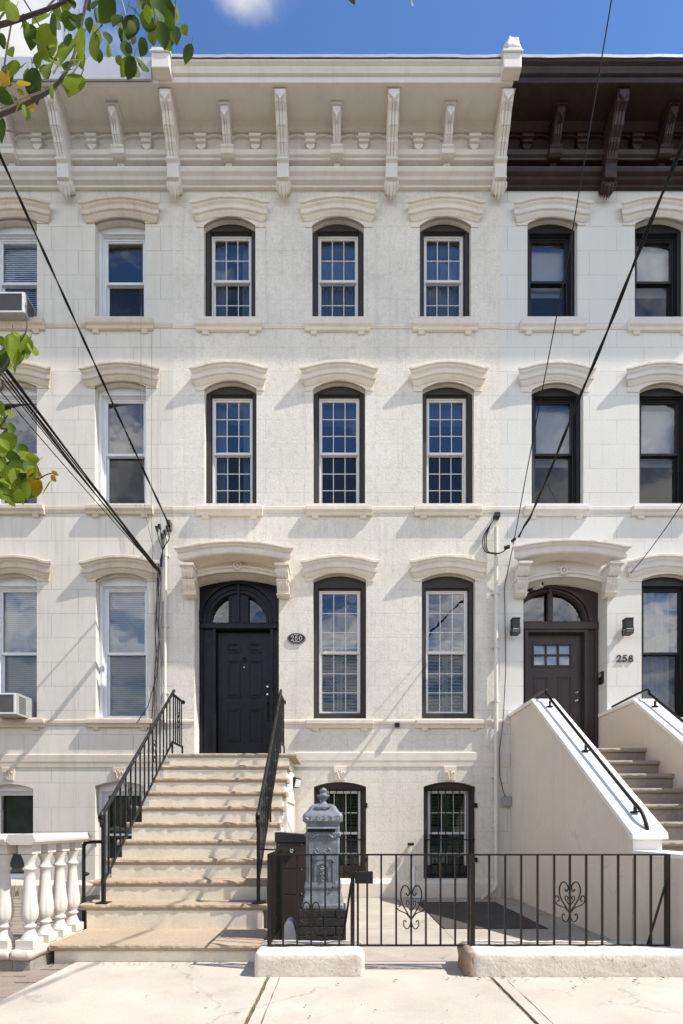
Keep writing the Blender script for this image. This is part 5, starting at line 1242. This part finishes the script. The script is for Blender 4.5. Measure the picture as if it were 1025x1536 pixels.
for t_ in ([(-60, 640), (0, 560), (22, 525), (40, 495), (38, 470)], [(-60, 720), (0, 700), (30, 690), (52, 718), (70, 712), (85, 708)], [(-50, 690), (0, 640), (18, 610)], [(-60, 760), (-10, 740), (30, 745), (38, 715)]):
    pts = [tuple(C_ + Vector((.03, 0, .35)))] + [tuple(tp(a, c, 2.2)) for a, c in t_]
    pts = smooth(pts, 5); m.tube(pts, [.007 - .0055 * i / (len(pts) - 1) for i in range(len(pts))], 6)
m.make('limb', 'bark', tree)
def leaf(mb, c, ln, ang, rnd):
    yaw = rnd.uniform(-.9, .9); pit = rnd.uniform(-.5, .35); a = math.radians(ang)
    tip = Vector((math.sin(a), 0, -math.cos(a))); side = Vector((math.cos(a), 0, math.sin(a)))
    R = Matrix.Rotation(yaw, 3, tip) @ Matrix.Rotation(pit, 3, side); t2 = R @ tip; s2 = R @ side; n2 = t2.cross(s2)
    P = [(-.5, .02), (-.40, .17), (-.25, .28), (-.05, .325), (.15, .28), (.32, .17), (.44, .06), (.5, .0)]; curl = rnd.uniform(-.18, .1); fold = rnd.uniform(.04, .22)
    rows = []
    for u, w in P:
        b = c + t2 * ln * u + n2 * ln * curl * (u + .5) ** 2
        rows.append([b - s2 * ln * w + n2 * ln * w * fold, b - s2 * ln * w * .5 + n2 * ln * w * fold * .35, b, b + s2 * ln * w * .5 + n2 * ln * w * fold * .35, b + s2 * ln * w + n2 * ln * w * fold])
    mb.loft(rows, False, True, closed=False)
    mb.tube([c - t2 * ln * .5, c - t2 * ln * .72 + Vector((0, 0, .01))], ln * .012, 4)
LV = [(6,8,30,-40,2),(60,25,42,-30,1),(47,55,38,0,0),(70,65,50,-25,1),(100,72,58,-15,1),(4,62,22,10,0),(16,108,50,-15,1),(50,125,52,5,0),(72,103,44,0,1),(111,125,54,-15,1),(31,138,14,60,2),(28,161,30,-15,2),(5,120,24,0,2),(4,197,34,-10,0),(112,30,28,40,0),(120,65,42,-20,1),(134,36,24,0,0),(143,72,38,0,1),(108,5,24,20,0),(160,12,42,-40,0),(175,28,32,-20,0),(184,55,26,15,0),(190,75,32,10,0),(197,42,44,-10,0),(202,104,32,0,0),(213,100,36,-5,0),(215,8,36,30,0),(228,32,36,0,0),(244,53,42,5,0),(262,50,36,5,0),(277,45,24,25,1),(255,20,28,-10,0),(238,12,42,10,0),(232,42,20,40,2),(18,18,32,-30,1),(85,95,40,20,1),(60,85,36,-40,2),(35,35,30,25,0),(528,-4,18,30,0),(617,2,16,10,0),(248,-5,30,0,0),(12,130,30,30,0),(90,20,30,-50,1),(122,90,30,15,1)]
LV2 = [(5,513,22,60,1),(22,525,48,5,1),(38,517,40,-15,1),(50,525,28,15,1),(4,540,38,0,0),(25,545,36,-10,1),(13,620,24,50,1),(3,635,20,0,1),(10,665,44,-50,1),(6,675,32,0,1),(18,690,36,10,1),(40,685,32,45,1),(47,705,38,10,0),(46,720,28,-20,2),(70,733,32,-8,1),(83,710,11,60,2),(81,718,14,40,2),(10,710,38,-60,1),(25,715,36,-20,1),(5,735,36,10,0),(38,730,32,0,1),(20,740,28,-30,2),(30,720,36,20,1),(12,725,32,40,1),(36,748,24,0,1),(28,695,32,-70,0),(2,660,30,20,1),(2,700,34,-20,1),(15,748,30,20,1)]
rl_ = random.Random(11); fol = [MB(), MB(), MB()]
for lv, d0 in ((LV, 2.0), (LV2, 2.2)):
    for a, c, ln, an, tn in lv:
        d_ = d0 + rl_.uniform(-.08, .10); leaf(fol[tn if tn < 2 or rl_.random() < .5 else 1], tp(a, c, d_), .88 * ln * d_ / F, an + rl_.uniform(-8, 8), rl_)
        for q in range(2):
            d_ = d0 + rl_.uniform(-.15, .2); ox, oy = rl_.gauss(0, 16), rl_.gauss(0, 16)
            if lv is LV and (a + ox > 285 or c + oy > 190 or (a > 120 and c + oy > 110)): continue
            if lv is LV2 and (a + ox > 60 or not 495 < c + oy < 755 or 560 < c + oy < 610): continue
            leaf(fol[rl_.choice((tn, tn, 1, 0))], tp(a + ox, c + oy, d_), rl_.uniform(17, 28) * d_ / F, an + rl_.uniform(-35, 35), rl_)
for k in range(420):   # the rest of the crown, to the left of the picture
    c = Vector((rl_.gauss(-3.3, .45), rl_.gauss(-6.6, .5), rl_.gauss(4.9, .9)))
    if c.x / (c.y + D + 1e-6) > -.74 or c.y < -8.2: continue
    leaf(fol[rl_.choice((0, 0, 1, 1, 2))], c, rl_.uniform(.08, .12), rl_.uniform(-60, 60), rl_)
for f_, mn in zip(fol, ('leaf_dark', 'leaf_sunlit', 'leaf_yellow')): f_.make('foliage', mn, tree, fix=False)

# far side of the street: unseen dark trees, added to give the windows something to reflect
ft_ = MB()
for k in range(26):
    x = -48 + k * 3.8 + random.uniform(-1, 1); r = random.uniform(3.2, 4.2); h = random.uniform(6.5, 9.0); y = -29 + random.uniform(-1.5, 1.5)
    prof = [(r * .8, -.15), (r * .9, 1.2), (r * .95, h * .5), (r, h * .65), (r * .8, h * .85), (r * .4, h * .97), (.02, h)]
    q = MB(); q.lathe(x, y, prof, 18)
    for v_ in q.v:
        if v_.z > 2.3: v_ += noise.noise_vector(v_ * .9) * .7 + noise.noise_vector(v_ * 2.3) * .3
    ft_.add(q.v, q.f, True)
tag(ft_.make('reflection_trees', 'leaf_dark'), 'dark row of trees added out of view across the street for window reflections', 'trees', kind='stuff')
# ---------------------------------------------------------------- camera, sun, sky
cam = bpy.data.cameras.new('camera'); co = bpy.data.objects.new('camera', cam); COL.objects.link(co); sc.camera = co
co.location = (0, -D, E); co.rotation_euler = (PI / 2, 0, 0)
cam.sensor_fit = 'VERTICAL'; cam.sensor_height = 36; cam.sensor_width = 24; cam.lens = F / 1536 * 36
cam.shift_x = 0; cam.shift_y = (HY - 768) / 1536; cam.clip_start = .05; cam.clip_end = 1000
sl = bpy.data.lights.new('sun', 'SUN'); so = bpy.data.objects.new('sun', sl); COL.objects.link(so)
sl.energy = 4.3; sl.angle = math.radians(.53); sl.color = (1, .95, .87); so.location = (20, -10, 30)
so.rotation_euler = SUN.to_track_quat('Z', 'Y').to_euler()
elev = math.atan2(SUN.z, math.hypot(SUN.x, SUN.y)); rot = math.atan2(SUN.x, SUN.y)
w = bpy.data.worlds.new('World'); sc.world = w; w.use_nodes = True; nt = w.node_tree; L = nt.links
for n in list(nt.nodes): nt.nodes.remove(n)
out = nn(nt, 'ShaderNodeOutputWorld'); bg = nn(nt, 'ShaderNodeBackground'); bg2 = nn(nt, 'ShaderNodeBackground'); mx = nn(nt, 'ShaderNodeMixShader')
sky = nn(nt, 'ShaderNodeTexSky'); sky.sky_type = 'NISHITA'; sky.sun_disc = False; sky.sun_elevation = elev; sky.sun_rotation = rot
sky.air_density = .9; sky.dust_density = 0; sky.ozone_density = 10
L.new(sky.outputs[0], bg.inputs[0]); bg.inputs[1].default_value = .14
bg2.inputs[0].default_value = (1, .97, .935, 1); bg2.inputs[1].default_value = 1.0
tc = nn(nt, 'ShaderNodeTexCoord'); sp = nn(nt, 'ShaderNodeSeparateXYZ'); L.new(tc.outputs['Generated'], sp.inputs[0])
def mth(op, a, b_=None, clamp=False):
    n = nn(nt, 'ShaderNodeMath', operation=op); n.use_clamp = clamp
    for i, v in enumerate((a, b_)):
        if v is None: continue
        if isinstance(v, (int, float)): n.inputs[i].default_value = v
        else: L.new(v, n.inputs[i])
    return n.outputs[0]
zc = mth('MAXIMUM', sp.outputs[2], .06); u = mth('DIVIDE', sp.outputs[0], zc); v = mth('DIVIDE', sp.outputs[1], zc)
cb = nn(nt, 'ShaderNodeCombineXYZ'); L.new(u, cb.inputs[0]); L.new(v, cb.inputs[1])
def wn(scale, detail, seed):
    n = nn(nt, 'ShaderNodeTexNoise'); n.inputs['Scale'].default_value = scale; n.inputs['Detail'].default_value = detail; n.inputs['Roughness'].default_value = .58
    mp = nn(nt, 'ShaderNodeMapping'); mp.inputs['Location'].default_value = (seed, seed * .7, 0); L.new(cb.outputs[0], mp.inputs[0]); L.new(mp.outputs[0], n.inputs['Vector']); return n.outputs[0]
n1 = wn(2.1, 9, 3.3); n2 = wn(9, 8, 1.0)
base = mth('ADD', mth('MULTIPLY', n1, .75), mth('MULTIPLY', n2, .25))
def blob(cx, cy, sx_, sy_, amt):
    a = mth('DIVIDE', mth('SUBTRACT', u, cx), sx_); b_ = mth('DIVIDE', mth('SUBTRACT', v, cy), sy_)
    r2 = mth('ADD', mth('MULTIPLY', a, a), mth('MULTIPLY', b_, b_)); return mth('MULTIPLY', mth('POWER', 2.718, mth('MULTIPLY', r2, -1)), amt)
back = nn(nt, 'ShaderNodeMapRange'); L.new(v, back.inputs[0]); back.inputs[1].default_value = -.9; back.inputs[2].default_value = .25; back.inputs[3].default_value = .10; back.inputs[4].default_value = -.16
front = back.outputs[0]      # few clouds over the roofs
tot = mth('ADD', mth('ADD', mth('ADD', base, front), blob(-.42, .60, .19, .14, .33)), mth('ADD', blob(-.115, .59, .055, .03, .28), blob(-.05, -1.35, .5, .85, -.24)))
mr = nn(nt, 'ShaderNodeMapRange'); mr.interpolation_type = 'SMOOTHSTEP'; L.new(tot, mr.inputs[0]); mr.inputs[1].default_value = .46; mr.inputs[2].default_value = .70
cs = nn(nt, 'ShaderNodeMapRange'); L.new(v, cs.inputs[0]); cs.inputs[1].default_value = -.6; cs.inputs[2].default_value = .3; cs.inputs[3].default_value = 1.5; cs.inputs[4].default_value = .66
L.new(mth('MULTIPLY', cs.outputs[0], mth('ADD', mth('MULTIPLY', wn(4, 6, 9.), .7), .6)), bg2.inputs[1])
L.new(mr.outputs[0], mx.inputs[0]); L.new(bg.outputs[0], mx.inputs[1]); L.new(bg2.outputs[0], mx.inputs[2]); L.new(mx.outputs[0], out.inputs[0])
sc.view_settings.view_transform = 'Standard'; sc.view_settings.look = 'None'; sc.view_settings.exposure = .70; sc.view_settings.gamma = 1
sc.cycles.max_bounces = 8; sc.cycles.transparent_max_bounces = 12
